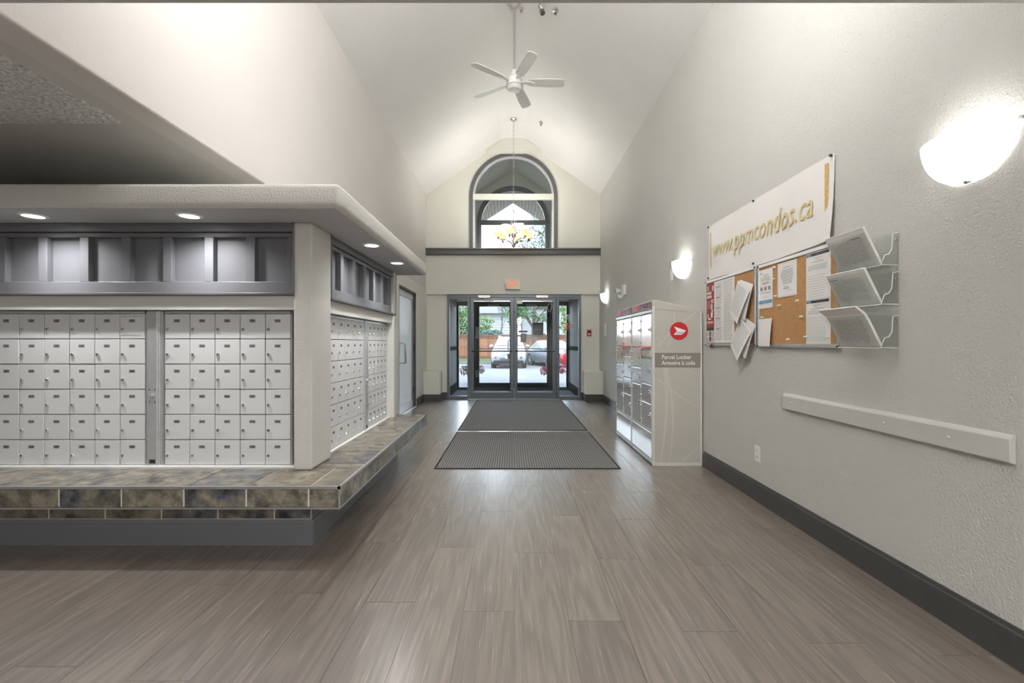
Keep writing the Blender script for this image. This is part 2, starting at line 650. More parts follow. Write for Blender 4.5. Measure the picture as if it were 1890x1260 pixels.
def strips(mb, xs, lo, hi, y0, y1, mi=0):
    for a, b in zip(xs[:-1], xs[1:]):
        for y in (y0, y1):
            mb.poly([(a, y, lo(a)), (b, y, lo(b)), (b, y, hi(b)), (a, y, hi(a))], mi)
        mb.poly([(a, y0, lo(a)), (b, y0, lo(b)), (b, y1, lo(b)), (a, y1, lo(a))], mi)
        mb.poly([(a, y0, hi(a)), (b, y0, hi(b)), (b, y1, hi(b)), (a, y1, hi(a))], mi)

AR, ZS, ZSILL, ZH = .865, 4.31, 3.2, 2.236    # arch radius, springing line, sill, door head
def arch(x):
    return ZS + math.sqrt(max(0, AR * AR - (x - XC) ** 2))

def gable_wall(xa, xb, y0, y1, hi, zlow):
    mb = MB()
    mb.box(xa, xb, y0, y1, zlow, ZSILL)
    strips(mb, [xa, XC - AR], lambda x: ZSILL, hi, y0, y1)
    strips(mb, [XC + AR, xb], lambda x: ZSILL, hi, y0, y1)
    n = 28
    xs = [XC - AR * math.cos(PI * i / n) for i in range(n + 1)]
    strips(mb, xs, arch, lambda x: max(hi(x), arch(x) + .01), y0, y1)
    for s in (-1, 1):
        x = XC + s * AR
        mb.poly([(x, y0, ZSILL), (x, y1, ZSILL), (x, y1, ZS), (x, y0, ZS)])
    return mb
wb_ = gable_wall(XL - .1, XR + .1, YB, YD + .05, lambda x: roof(x) + .03, ZH)
wb_.box(XL - .1, -1.385, YD, YD + .05, 0, ZH).box(1.475, XR + .1, YD, YD + .05, 0, ZH)
struct(wb_, 'wall_back', 'back_paint', 'gabled end wall with arched window above the doors', 'wall', recalc=False)

# atrium ceiling: two slopes and the narrow flat
cm = MB()
xa, xb = XC - .19, XC + .19
arc = []
for i in range(9):
    u = i / 8                                   # quadratic blend of the slopes into the flat
    p0, p1, p2 = (XC - .27, roof(XC - .27)), (xa, ZT), (XC - .10, ZT)
    arc.append(((1 - u) ** 2 * p0[0] + 2 * u * (1 - u) * p1[0] + u * u * p2[0], (1 - u) ** 2 * p0[1] + 2 * u * (1 - u) * p1[1] + u * u * p2[1]))
pts = [(XL - .02, ZE)] + arc + [(2 * XC - x, z) for x, z in arc[::-1][1:]] + [(XR + .02, ZE)]
cm.prism([(x, YF - .1, z) for x, z in pts] + [(x, YF - .1, z + .12) for x, z in pts[::-1]], (0, YD + .05 - YF + .1, 0))
struct(cm, 'ceiling', 'ceiling_paint', 'white vaulted ceiling of the lobby', 'ceiling', smooth=True)
# front header wall of the vault, low ceilings
hm = MB()
strips(hm, [XL - .1, xa, xb, XR + .1], lambda x: ZL, lambda x: roof(x) + .05, YF - .12, YF)
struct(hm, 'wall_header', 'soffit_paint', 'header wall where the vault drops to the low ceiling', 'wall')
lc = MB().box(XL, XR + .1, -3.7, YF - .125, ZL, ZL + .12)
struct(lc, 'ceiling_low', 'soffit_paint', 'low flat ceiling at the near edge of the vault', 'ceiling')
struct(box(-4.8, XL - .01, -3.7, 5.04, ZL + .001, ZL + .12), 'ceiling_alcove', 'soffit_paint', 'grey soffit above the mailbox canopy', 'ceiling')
struct(box(-4.7, -2.07, -3.6, 2.44, ZL - .008, ZL + .01), 'ceiling_textured', 'popcorn', 'rough popcorn textured ceiling panel over the alcove', 'ceiling')
# boxed-in soffit at the peak of the end wall
tp = MB().prism([(XC - .57, YB - .16, 5.205), (XC + .57, YB - .16, 5.205), (XC + .57, YB - .16, 5.235), (XC + .2, YB - .16, 5.49), (XC - .2, YB - .16, 5.49), (XC - .57, YB - .16, 5.235)], (0, .17, 0))
struct(tp, 'trim_peak', 'back_paint', 'boxed soffit at the peak above the arched window', 'trim')
# ledge
lt = MB().box(XL, XR, YB - .10, YB + .01, 3.165, 3.20).box(XL, XR, YB - .07, YB, 3.085, 3.165).box(XL, XR, YB - .085, YB, 3.065, 3.085)
struct(lt, 'trim_ledge', 'dark_trim_light', 'dark grey ledge running below the arched window', 'trim', bevel=.005)

# baseboards
def baseboard(name, label, runs):
    mb = MB()
    for (x0, y0, x1, y1, nx, ny) in runs:
        d = Vector((x1 - x0, y1 - y0, 0))
        n = Vector((nx, ny, 0))
        prof = [(0, 0), (.016, 0), (.016, .128), (.011, .135), (.008, .15), (0, .15)]
        mb.prism([Vector((x0, y0, 0)) + n * a + Vector((0, 0, z)) for a, z in prof], d)
    return struct(mb, name, 'dark_trim', label, 'baseboard')
baseboard('baseboard_right', 'dark grey baseboard along the long right wall', [(XR, -3.6, XR, 4.47, -1, 0), (XR, 6.08, XR, 9.42, -1, 0)])
baseboard('baseboard_left', 'dark grey baseboard by the side door', [(XL, DY1 + .02, XL, 9.42, 1, 0)])
baseboard('baseboard_back', 'dark grey baseboard beside the entrance doors', [(-1.5, YD, -1.385, YD, 0, -1), (1.475, YD, 1.52, YD, 0, -1)])
for nm, x0, x1, lab in (('wall_stub_left', XL, -1.49, 'low boxed wall stub left of the entrance doors'), ('wall_stub_right', 1.515, XR, 'low boxed wall stub right of the entrance doors')):
    st = struct(box(x0, x1, 9.44, YD, 0, .62), nm, 'back_paint', lab, 'wall', bevel=.01)
    MB().box(x0 - (.012 if x0 > 0 else 0), x1 + (.012 if x0 < 0 else 0), 9.425, YD, 0, .15).build('base_trim', 'dark_trim', st)

# ------------------------------------------------------------------ vestibule and porch
VL, VR, VE, VA = -1.42, 1.475, 4.72, 5.64
def vroof(x):
    return VA - abs(x - XC) * (VA - VE) / 1.44
struct(box(-1.6, 1.65, YD + .06, YO + .1, -.12, 0), 'floor_vestibule', 'vest_mat', 'dark blue grey carpet of the vestibule', 'floor')
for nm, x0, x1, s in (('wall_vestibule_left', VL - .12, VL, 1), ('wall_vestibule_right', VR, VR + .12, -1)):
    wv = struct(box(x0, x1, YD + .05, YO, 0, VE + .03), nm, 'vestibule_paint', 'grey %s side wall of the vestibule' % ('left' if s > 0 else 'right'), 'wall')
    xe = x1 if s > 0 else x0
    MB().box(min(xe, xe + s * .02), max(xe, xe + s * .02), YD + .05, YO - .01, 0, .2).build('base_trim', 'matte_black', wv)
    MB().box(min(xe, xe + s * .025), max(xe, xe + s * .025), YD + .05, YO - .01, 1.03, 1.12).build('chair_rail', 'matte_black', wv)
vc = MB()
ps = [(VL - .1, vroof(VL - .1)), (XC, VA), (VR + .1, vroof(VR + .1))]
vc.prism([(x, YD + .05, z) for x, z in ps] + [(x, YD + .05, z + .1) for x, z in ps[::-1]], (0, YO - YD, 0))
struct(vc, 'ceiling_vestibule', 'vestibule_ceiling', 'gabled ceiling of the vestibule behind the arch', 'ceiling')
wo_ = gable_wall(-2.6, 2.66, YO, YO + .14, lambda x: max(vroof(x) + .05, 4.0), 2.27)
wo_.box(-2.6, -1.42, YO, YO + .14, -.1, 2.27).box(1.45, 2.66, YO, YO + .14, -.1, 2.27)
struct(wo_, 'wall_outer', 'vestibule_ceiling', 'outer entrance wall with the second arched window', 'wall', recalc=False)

# porch roof with plank soffit
po = thing('porch_roof', 'gabled porch roof with pinkish plank soffit outside the arch', 'porch roof', (XC, 13.2, 4.2))
pm_ = MB()
for s in (-1, 1):
    n = 26
    for i in range(n):
        a, b = i * 2.45 / n, (i + 1) * 2.45 / n - .012
        z = lambda t: VA - .02 - t * .64 - 4.2
        pm_.prism([(s * a, -1.2, z(a)), (s * b, -1.2, z(b)), (s * b, -1.2, z(b) + .03), (s * a, -1.2, z(a) + .03)], (0, 2.55, 0))
pm_.build('plank_soffit', 'soffit_plank', po)
rm = MB()
for s in (-1, 1):
    z = lambda t: VA + .02 - t * .64 - 4.2
    rm.prism([(0, -1.2, z(0)), (s * 2.5, -1.2, z(2.5)), (s * 2.5, -1.2, z(2.5) + .12), (0, -1.2, z(0) + .12)], (0, 2.6, 0))
rm.build('roof_deck', 'cedar_dark', po)
fm = MB()
for s in (-1, 1):
    z = lambda t: VA - .02 - t * .64 - 4.2
    fm.prism([(0, 1.35, z(0)), (s * 2.5, 1.35, z(2.5)), (s * 2.5, 1.35, z(2.5) + .2), (0, 1.35, z(0) + .2)], (0, .04, 0))
fm.build('fascia', 'white_trim', po)
for s in (-1, 1):
    MB().box(s * 2.3 - .09, s * 2.3 + .09, 1.05, 1.23, -4.24, z(2.3) + .01).build('post', 'white_trim', po, bevel=.01)

# ------------------------------------------------------------------ arched windows
def arch_window(name, y, frame, bar, label, trim_w=.07, proud=.02):
    wdw = tag(obj(name, None, None, (XC, y, ZSILL)), label, 'window', kind='structure')
    def ring(r0, r1, y0, y1, mname, part):
        mb = MB()
        zs = ZS - ZSILL
        out, inn = [], []
        n = 30
        path = lambda r: [(r, 0)] + [(r * math.cos(PI * i / n), zs + r * math.sin(PI * i / n)) for i in range(n + 1)] + [(-r, 0)]
        o_, i_ = path(r1), path(r0)
        for k in range(len(o_) - 1):
            q = [o_[k], o_[k + 1], i_[k + 1], i_[k]]
            mb.poly([(a, y0, b) for a, b in q])
            mb.poly([(a, y1, b) for a, b in q[::-1]])
            mb.poly([(o_[k][0], y0, o_[k][1]), (o_[k + 1][0], y0, o_[k + 1][1]), (o_[k + 1][0], y1, o_[k + 1][1]), (o_[k][0], y1, o_[k][1])])
            mb.poly([(i_[k][0], y0, i_[k][1]), (i_[k + 1][0], y0, i_[k + 1][1]), (i_[k + 1][0], y1, i_[k + 1][1]), (i_[k][0], y1, i_[k][1])])
        return mb.build(part, mname, wdw)
    ring(AR - .005, AR + trim_w, -proud, .005, frame, 'casing')
    ring(AR - .045, AR + .002, .012, .075, 'brushed' if bar == 'back_paint' else frame, 'sash')
    MB().box(-AR, AR, .0, .08, ZS - ZSILL - .06, ZS - ZSILL + .06).build('transom_bar', bar, wdw, bevel=.006)
    g = MB()
    g.box(-AR + .01, AR - .01, .036, .044, .01, ZS - ZSILL - .02)
    g.build('pane', 'arch_glass', wdw)
    g = MB()
    n = 24
    g.prism([((AR - .01) * math.cos(PI * i / n), .036, ZS - ZSILL + .02 + (AR - .04) * math.sin(PI * i / n)) for i in range(n + 1)], (0, .008, 0))
    g.build('pane', 'arch_glass', wdw)
    return wdw
arch_window('window_1', YB, 'dark_trim_light', 'back_paint', 'grey framed arched window above the inner doors')
w2 = arch_window('window_2', YO, 'storefront_dark', 'storefront_dark', 'dark framed arched window in the outer entrance wall')

# ------------------------------------------------------------------ entrance doors
def storefront(name, y, xs, ztop, fr, leafm, stile, rail_b, top_rail, label, zb=.0, depth=.10):
    # xs: outer left, sidelight/leaf edges, meeting line, outer right
    x0, x1, x2, xm, x3, x4, x5 = xs
    d = tag(obj(name, None, None, (0, y, 0)), label, 'door', kind='structure')
    f = MB()
    f.box(x0, x5, -.03, depth - .03, ztop - .06, ztop)
    for a, b in ((x0, x0 + .05), (x1, x2), (x3, x4), (x5 - .05, x5)):
        f.box(a, b, -.03, depth - .03, 0, ztop - .06)
    for a, b in ((x0 + .05, x1), (x4, x5 - .05)):
        f.box(a, b, -.02, depth - .04, 0, .07).box(a, b, -.02, depth - .04, ztop - .10, ztop - .06)
    f.build('frame', fr, d, bevel=.003, seg=1)
    for a, b in ((x0 + .05, x1), (x4, x5 - .05)):
        MB().box(a, b, .016, .024, .07, ztop - .10).build('sidelight_pane', 'clear_glass', d)
    lv = []
    for a, b, hinge in ((x2 + .003, xm - .003, -1), (xm + .003, x3 - .003, 1)):
        l = MB()
        l.box(a, a + stile, -.012, .04, zb, ztop - .065).box(b - stile, b, -.012, .04, zb, ztop - .065)
        l.box(a + stile, b - stile, -.012, .04, zb, rail_b).box(a + stile, b - stile, -.012, .04, ztop - .065 - top_rail, ztop - .065)
        lo = l.build('leaf', leafm, d, bevel=.003, seg=1)
        MB().box(a + stile, b - stile, .010, .018, rail_b, ztop - .065 - top_rail).build('pane', 'clear_glass', lo)
        lv.append((lo, a, b, hinge))
    return d, lv
d1, lv1 = storefront('door_1', YD, (-1.385, -.95, -.895, .04, .945, 1.01, 1.475), ZH, 'storefront', 'storefront', .068, .155, .06, 'inner double glass entrance doors in blue grey metal frames', zb=.012)
MB().box(-.95, 1.01, -.06, .08, 0, .012).build('threshold', 'aluminium', d1)
for lo, a, b, h in lv1:
    p = MB().tube([(a + .03, -.012, 1.03), (a + .03, -.07, 1.03), (b - .03, -.07, 1.03), (b - .03, -.012, 1.03)], .013, 8)
    p.build('push_bar', 'black_metal', lo, smooth=True)
    cx = a + .3 if h < 0 else b - .3
    c = MB().box(cx - .13, cx + .13, -.065, -.012, ztop_ := ZH - .075, ztop_ + .06)
    c.build('door_closer', 'aluminium', lo, bevel=.006)
    MB().tube([(cx + .0, -.05, ztop_), (cx + .06, -.09, ztop_ - .05), (cx + .2, -.04, ztop_ - .045)], .009, 6).build('closer_arm', 'aluminium', lo)
    MB().box(a + .075, b - .075, -.016, -.008, ZH - .155, ZH - .125).build('glazing_bead', 'aluminium', lo)
    MB().box(a + .075, b - .075, -.016, -.008, .150, .162).build('glazing_bead', 'aluminium', lo)
MB().cyl((.055, -.03, ZH - .08), (.055, -.03, ZH - .31), .012, n=8).build('flush_bolt', 'aluminium', d1)
MB().cyl((.055, -.03, .02), (.055, -.03, .24), .010, n=8).build('flush_bolt', 'aluminium', d1)
MB().box(.10, .22, -.05, -.012, ZH - .20, ZH - .12).build('door_holder', 'plastic_white', lv1[1][0], bevel=.01)
cable = [(.80 + .05 * math.sin(t * PI), -.02, 2.12 - .26 * t) for t in [i / 8 for i in range(9)]] + [(.80 - .04 * math.sin(t * PI), -.02, 1.86 + .2 * t) for t in [i / 8 for i in range(1, 9)]]
MB().tube(cable, .005, 6).build('door_cable', 'brushed', lv1[1][0])
pr = MB()
for i, (a, b) in enumerate(((1.12, 1.21), (1.10, 1.24), (1.11, 1.245), (1.10, 1.23))):
    pr.box(a, b, .008, .012, 1.60 - i * .04, 1.622 - i * .04)
    pr.box(b + .02, b + .07 - .01 * i, .008, .012, 1.60 - i * .04, 1.618 - i * .04)
pr.build('red_lettering_decal', 'red_ink', d1)

d2, lv2 = storefront('door_2', YO, (-1.42, -1.0, -.945, .042, 1.0, 1.05, 1.45), 2.262, 'black_metal', 'black_metal', .10, .18, .055, 'outer double glass doors in black metal frames', zb=.06)
MB().box(-1.42, 1.45, -.05, .1, 0, .06).build('threshold', 'storefront_dark', d2)
for lo, a, b, h in lv2:
    MB().tube([(a + .03, -.012, 1.055), (a + .03, -.06, 1.055), (b - .03, -.06, 1.055), (b - .03, -.012, 1.055)], .011, 8).build('push_bar', 'black_metal', lo, smooth=True)
    MB().box((a + b) / 2 - .16, (a + b) / 2 + .12, -.06, -.012, 2.14, 2.19).build('door_closer', 'storefront', lo, bevel=.006)
lo = lv2[0][0]
MB().tube([(.0, .04, .985), (.0 - .02, .09, .985), (-.09, .09, 1.0), (-.10, .09, 1.05), (-.10, .09, 1.22), (-.09, .09, 1.265), (-.02, .09, 1.28), (0, .04, 1.28)], .014, 8).build('pull_handle', 'black_metal', lo, smooth=True)
MB().box(-.12, -.03, .02, .07, .80, .925).build('lock_box', 'black', lo, bevel=.008)
MB().box(-.935, -.855, -.018, -.012, 1.32, 1.62).build('notice_sticker', 'plate_grey', lo)
MB().box(-.935, -.855, -.018, -.012, .32, .50).build('notice_sticker', 'plate_grey', lo)
lo = lv2[1][0]
sg = MB().box(.52, .81, .019, .022, 1.365, 1.735, 0).box(.545, .80, .0185, .019, 1.41, 1.72, 1)
for i in range(5):
    sg.box(.58, .77 - .02 * (i % 2), .0181, .0185, 1.66 - i * .032, 1.668 - i * .032, 0)
for i in range(3):
    sg.box(.60 + i * .06, .635 + i * .06, .0181, .0185, 1.485, 1.52, 2)
sg.build('notice_sign', ['white', 'plate_grey', 'red_ink'], lo)
MB().box(.165, .40, .019, .022, 1.475, 1.525).build('dark_decal', 'ceramic_dark', lo)
MB().box(.22, .375, .019, .022, 1.22, 1.445).build('dark_decal', 'ceramic_dark', lo)

# side door, frosted glass in a metal frame
d3 = tag(obj('door_3', None, None, (XL, DY0, 0)), 'frosted glass side door with a metal pull in dark jambs', 'door', kind='structure')
W3 = DY1 - DY0
f = MB().box(-.16, 0, 0, .03, 0, DZ).box(-.16, -.004, W3 - .03, W3, 0, DZ).box(-.16, -.004, .03, W3 - .03, DZ - .03, DZ)
f.build('frame', 'dark_trim', d3)
MB().box(-.16, .0, .03, W3 - .03, 0, .012).build('threshold', 'aluminium', d3)
l = MB()
a, b = .04, W3 - .045
l.box(-.10, -.05, a, a + .10, .015, DZ - .035).box(-.10, -.05, b - .085, b, .015, DZ - .035).box(-.10, -.05, a + .10, b - .085, .015, .14).box(-.10, -.05, a + .10, b - .085, DZ - .14, DZ - .035)
lf = l.build('leaf', 'door_silver', d3, bevel=.003, seg=1)
MB().box(-.08, -.07, a + .10, b - .085, .14, DZ - .14).build('pane', 'frosted_glass', lf)
MB().box(-.052, -.046, b - .105, b - .085, .13, DZ - .13).build('gasket', 'black', lf)
MB().box(-.052, -.046, a + .085, a + .105, .13, DZ - .13).build('gasket', 'black', lf)
for s in (0, .05):
    MB().tube([(-.05, a + .13 + s, .87), (.05, a + .13 + s, .87), (.06, a + .13 + s, .89), (.06, a + .13 + s, 1.18), (.05, a + .13 + s, 1.2), (-.05, a + .13 + s, 1.2)], .012, 8).build('pull_handle', 'nickel', lf, smooth=True)
MB().box(-.05, -.02, a + .03, a + .07, .62, .78).build('lock_case', 'nickel', lf, bevel=.006)
for z in (.25, 1.06, 1.85):
    MB().box(-.055, -.03, b - .01, b + .03, z, z + .13).build('hinge', 'black', lf)

# ------------------------------------------------------------------ mailbox kiosk
KX, KY = -1.22, 2.805              # outer faces of the corner column
SX, SY = -.93, 2.485               # outer faces of bench slab and canopy
PX, PY = -1.197, 2.75              # faces of the tiled plinth
ZB, ZC = .425, 1.937               # bench top, canopy underside
KE, SE = 4.86, 5.03                # far end of kiosk, of slab and canopy
XK = -4.3                          # where it ends out of frame on the left
kio = thing('mail_kiosk', 'plastered mailbox alcove with tiled bench, grey panelling and canopy', 'mail alcove', (KX, KY, 0))
def kb(mb, name, mats, parent=kio, **kw):
    for i, v in enumerate(mb.v):
        mb.v[i] = (v[0] - KX, v[1] - KY, v[2])
    return mb.build(name, mats, parent, **kw)
kb(MB().box(XK, KX - .16, KY + .16, KE - .02, ZB, ZC), 'core', 'kiosk_smooth')
kb(MB().box(-1.333, KX, KY, KY + .305, ZB, ZC), 'column', 'kiosk_plaster', bevel=.014, seg=3)
kb(MB().box(-1.333, KX, KE - .10, KE, ZB, ZC), 'column', 'kiosk_plaster', bevel=.008)
kb(MB().box(XK, -1.333, KY + .02, KY + .16, 1.405, 1.50), 'bulkhead', 'kiosk_smooth')
kb(MB().box(KX - .16, KX - .02, KY + .305, KE - .10, 1.405, 1.50), 'bulkhead', 'kiosk_plaster')
kb(MB().box(XK, -1.333, KY + .045, KY + .17, ZB, .437), 'sill_trim', 'white_trim')
kb(MB().box(KX - .17, KX - .05, KY + .305, KE - .10, ZB, .437), 'sill_trim', 'white_trim')
can = kb(MB().box(XK, SX, SY, SE, ZC, 2.065), 'canopy', 'kiosk_plaster', bevel=.028, seg=4, smooth=True)
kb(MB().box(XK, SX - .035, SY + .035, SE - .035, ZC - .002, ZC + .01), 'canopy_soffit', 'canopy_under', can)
bn = kb(MB().box(XK, SX - .004, SY + .004, SE - .004, .316, ZB - .005), 'bench_slab', 'grout')
pl = kb(MB().box(XK, PX - .004, PY + .004, KE - .1, 0, .316), 'plinth', 'grout')
TW, G = .337, .010
def tile(name_par, x0, x1, y0, y1, z0, z1):
    mb = MB().box(x0, x1, y0, y1, z0, z1)
    c = ((x0 + x1) / 2, (y0 + y1) / 2, (z0 + z1) / 2)
    mb.v = [(v[0] - c[0], v[1] - c[1], v[2] - c[2]) for v in mb.v]
    return mb.build('tile', 'slate_tile', name_par, (c[0] - KX, c[1] - KY, c[2]), bevel=.0015, seg=1)
# front row of the bench
xj = [SX - .004] + [-1.099 - k * TW for k in range(9)]
for a, b in zip(xj[1:], xj[:-1]):
    tile(bn, a + G / 2, b - G / 2, SY, SY + .012, .312, ZB - .014)
    tile(bn, a + G / 2, b - G / 2, SY + .012, KY + .06, ZB - .012, ZB)
xj = [PX - .002] + [-1.421 - k * TW for k in range(8)]
for a, b in zip(xj[1:], xj[:-1]):
    tile(pl, a + G / 2, b - G / 2, PY, PY + .012, .152, .31)
yj = [SY + .004] + [SY + .15 + k * TW for k in range(7)] + [SE]
for a, b in zip(yj[:-1], yj[1:]):
    tile(bn, SX - .012, SX, a + G / 2, b - G / 2, .312, ZB - .014)
    if b > KY + .07:
        tile(bn, KX - .11, SX - .012, max(a, KY + .062) + G / 2, b - G / 2, ZB - .012, ZB)
yj = [PY + .004] + [PY + .2 + k * TW for k in range(6)]
for a, b in zip(yj[:-1], yj[1:]):
    tile(pl, PX - .012, PX, a + G / 2, b - G / 2, .152, .31)
kb(MB().box(XK, SX + .002, SY - .003, SY + .010, ZB - .012, ZB + .002).box(SX - .010, SX + .003, SY - .003, SE, ZB - .012, ZB + .002).box(SX - .006, SX + .003, SY - .003, SY + .005, .308, ZB).box(XK, SX + .002, SY - .003, SY + .004, .304, .312).box(SX - .004, SX + .003, SY, SE, .304, .312), 'edge_strip', 'aluminium', bn)
bt = MB()
prof = [(0, 0), (.016, 0), (.016, .125), (.010, .134), (.007, .148), (0, .148)]
bt.prism([(XK, PY - a, z) for a, z in prof], (PX + .016 - XK, 0, 0))
bt.prism([(PX + a, PY, z) for a, z in prof], (0, KE - .1 - PY, 0))
kb(bt, 'base_trim', 'panel_grey', pl)

# grey panelling above the boxes: backboard, rails, stiles and recessed panels
def panelling(loc, rotz, W, edges, name='panelling'):
    # local: x along the face, y into the wall, z up; edges = list of recess (x0, x1)
    z0, z1 = 1.49, ZC - .002
    p = MB().box(0, W, .075, .09, z0, z1).build(name, 'panel_grey', kio, loc, rotz)
    zt, zo0, zo1 = 1.868, 1.578, 1.852
    MB().box(0, W, -.005, .09, z0, z0 + .018).build('ledge', 'dark_trim_light', p, bevel=.004)
    MB().box(0, W, .028, .075, z0 + .018, zo0).build('bottom_rail', 'panel_grey', p, bevel=.003)
    MB().box(0, W, .028, .075, zo1, zt + .01).build('top_rail', 'panel_grey', p, bevel=.003)
    MB().box(0, W, .012, .075, zt + .014, z1).build('crown_rail', 'panel_grey', p, bevel=.005)
    MB().box(W - .012, W, -.004, .075, z0 + .018, z1).build('end_trim', 'panel_grey', p, bevel=.003)
    MB().box(0, .010, -.004, .075, z0 + .018, z1).build('end_trim', 'panel_grey', p, bevel=.003)
    last = 0.010
    for a, b in edges + [(W - .012, W)]:
        if a - last > .004:
            MB().box(last, a, .030, .075, zo0, zo1).build('stile', 'panel_grey', p, bevel=.003)
        last = b
    for a, b in edges:
        MB().box(a + .002, b - .002, .066, .075, zo0, zo1).build('panel', 'panel_grey', p)
    return p
xl = -4.25
ed = []
for k in range(-4, 7):
    a = (-1 + k * 77.5 - 945) / 303 + .005
    ed.append((a - xl, a - xl + .201))
ed = [(a, b) for a, b in ed if a > .03]
panelling((xl - KX, -.002 + .0, 0), 0, -1.325 - xl, ed)
Ws = KE - .012 - (KY + .305)
n = 6
pit = (Ws - .16) / n
panelling((-.0, .305, 0), PI / 2, Ws, [(.05 + k * pit, .05 + k * pit + pit - .06) for k in range(n)])

# ------------------------------------------------------------------ mailbox banks
LOCK = None
def lock_mesh():
    mb = MB().lathe((0, 0, 0), [(.0001, -.010), (.0085, -.010), (.0105, -.007), (.0105, 0)], 14, 'y')
    mb.box(-.0012, .0012, -.0108, -.0098, -.005, .005, 1)
    return mb.mesh('lock', ['chrome', 'black'], smooth=True)
LOCK = lock_mesh()
DOORS = {}
def bank(label, loc, rotz, cols, rows, pw, ph, numbers, post=None, group=None, hand=False):
    W, H = cols * pw, rows * ph
    t = thing('mailbox_bank', label, 'mailboxes', loc, rotz)
    fr = MB().box(-.008, W + .008, -.004, .02, H, H + .016).box(-.008, W + .008, -.004, .02, -.010, 0).box(-.012, 0, -.004, .02, -.01, H + .016).box(W, W + .012, -.004, .02, -.01, H + .016)
    fr.build('frame', 'aluminium', t)
    MB().box(0, W, .008, .03, 0, H).build('carcass', 'mail_gap', t)
    key = (round(pw, 4), round(ph, 4))
    if key not in DOORS:
        DOORS[key] = MB().box(-pw / 2 + .0026, pw / 2 - .0026, -.005, .009, -ph / 2 + .0026, ph / 2 - .0026).mesh('mailbox_door', 'mailbox_white', bevel=.0012, seg=1)
    it = iter(numbers)
    for r in range(rows):
        for c in range(cols):
            tilt = R.uniform(-.004, .004)
            d = obj('mailbox_door', DOORS[key], t, ((c + .5) * pw, R.uniform(-.0012, .0008), H - (r + .5) * ph))
            d.rotation_euler = (0, tilt, 0)
            obj('lock', LOCK, d, (-pw * .36, -.004, -ph * .12))
            num = next(it)
            mb = MB().box(-.019, .019, -.0052, -.004, -.0095, .0095, 0)
            mb.text(num, .017, (0, -.0056, -.006), 1, 'CENTER', bold=.0004)
            mb.build('number_plate', ['plate_grey', 'ink'], d, (-.002, 0, ph * .22))
            if hand and r == 0 and c == cols - 1:
                hw = MB()
                for z, x1 in ((.062, .062), (.0, .05)):
                    zz = z - (.055 if z == 0 else 0)
                    x = -.068
                    while x < x1:
                        wl = R.uniform(.006, .02)
                        pts = [(x + wl * i / 6, -.0056, zz + R.uniform(-.003, .003)) for i in range(7)]
                        hw.tube(pts, .0009, 4)
                        x += wl + .004
                tag(hw.build('handwriting', 'ink', d), kind='stuff')
    if post:
        a, b = post
        p = MB().box(a, b, -.010, .03, -.012, H + .018).box(a + .007, b - .010, -.014, -.008, -.008, H + .014).box(b, b + .016, -.002, .03, -.012, H + .018)
        po_ = p.build('access_post', 'brushed', t, bevel=.002, seg=1)
        xm = (a + b) / 2
        MB().lathe((xm, -.012, H * .46), [(.0001, -.012), (.010, -.012), (.014, -.006), (.014, 0)], 14, 'y').build('post_lock', 'chrome', po_, smooth=True)
        for dx in (-.016, .016):
            for dz in (-.038, .038):
                MB().lathe((xm + dx, -.014, H * .46 + dz), [(.0001, -.004), (.005, -.003), (.006, 0)], 10, 'y').build('screw', 'chrome', po_)
        MB().box(xm - .018, xm + .018, -.0155, -.0135, .012, .036).build('maker_label', 'ink', po_)
    return t
s1 = [str(i) for i in range(128, 134)] + ['135', '136', '137', '139', '201', '202'] + [str(i) for i in range(203, 209)] + ['209', '210', '211', '212', '214', '215'] + [str(i) for i in range(216, 222)] + [str(i) for i in range(223, 229)]
s2 = [str(i) for i in range(229, 239)] + ['239', '240', '301', '302', '303', '304', '305', '306', '307', '308', '309', '310', '311', '312', '314', '315', '316', '317', '318', '319']
s3 = [str(i) for i in range(320, 341)] + [str(i) for i in range(401, 413)]
s4 = [str(i) for i in range(414, 441)] + ['141', '142', '143', '144']
PB = .1572
bank('bank of white mailboxes with a handwritten note on its corner door, beside the lock post', (-2.291 - 6 * PB, KY + .075, .44), 0, 6, 6, PB, PB, s1, post=(6 * PB + .013, 6 * PB + .092), hand=True)
bank('bank of white mailboxes between the lock post and the plastered column', (-2.169, KY + .075, .44), 0, 5, 6, PB, PB, s2)
bank('bank of white mailboxes on the entrance side, next to the plastered column', (-1.296, 3.262, .44), PI / 2, 5, 6, .149, PB, s3, post=(5 * .149 + .013, 5 * .149 + .098))
bank('bank of white mailboxes on the entrance side, nearest the frosted side door', (-1.296, 4.142, .44), PI / 2, 5, 6, .121, PB, s4)

# ------------------------------------------------------------------ recessed downlights in the canopy
for i, (x, y, lab) in enumerate(((-2.76, 2.655, 'round recessed downlight over the left mailbox bank'), (-1.86, 2.655, 'round recessed downlight over the middle mailbox bank'), (-1.053, 3.455, 'round recessed downlight near the canopy corner on the entrance side'), (-1.053, 4.22, 'round recessed downlight nearest the frosted side door'))):
    t = thing('downlight', lab, 'downlight', (x, y, ZC - .002), 0, 'downlights in the mailbox canopy')
    MB().lathe((0, 0, 0), [(.050, .004), (.050, -.006), (.066, -.004), (.070, .001)], 24).build('rim', 'white', t, smooth=True)
    MB().lathe((0, 0, 0), [(.0001, -.004), (.050, -.004)], 24).build('lens', 'lens_on', t)
    lamp('downlight_lamp', 'SPOT', (0, 0, -.012), 24 if i < 2 else 14, (1, .99, .98), .03, t, (0, 0, 0), math.radians(150))

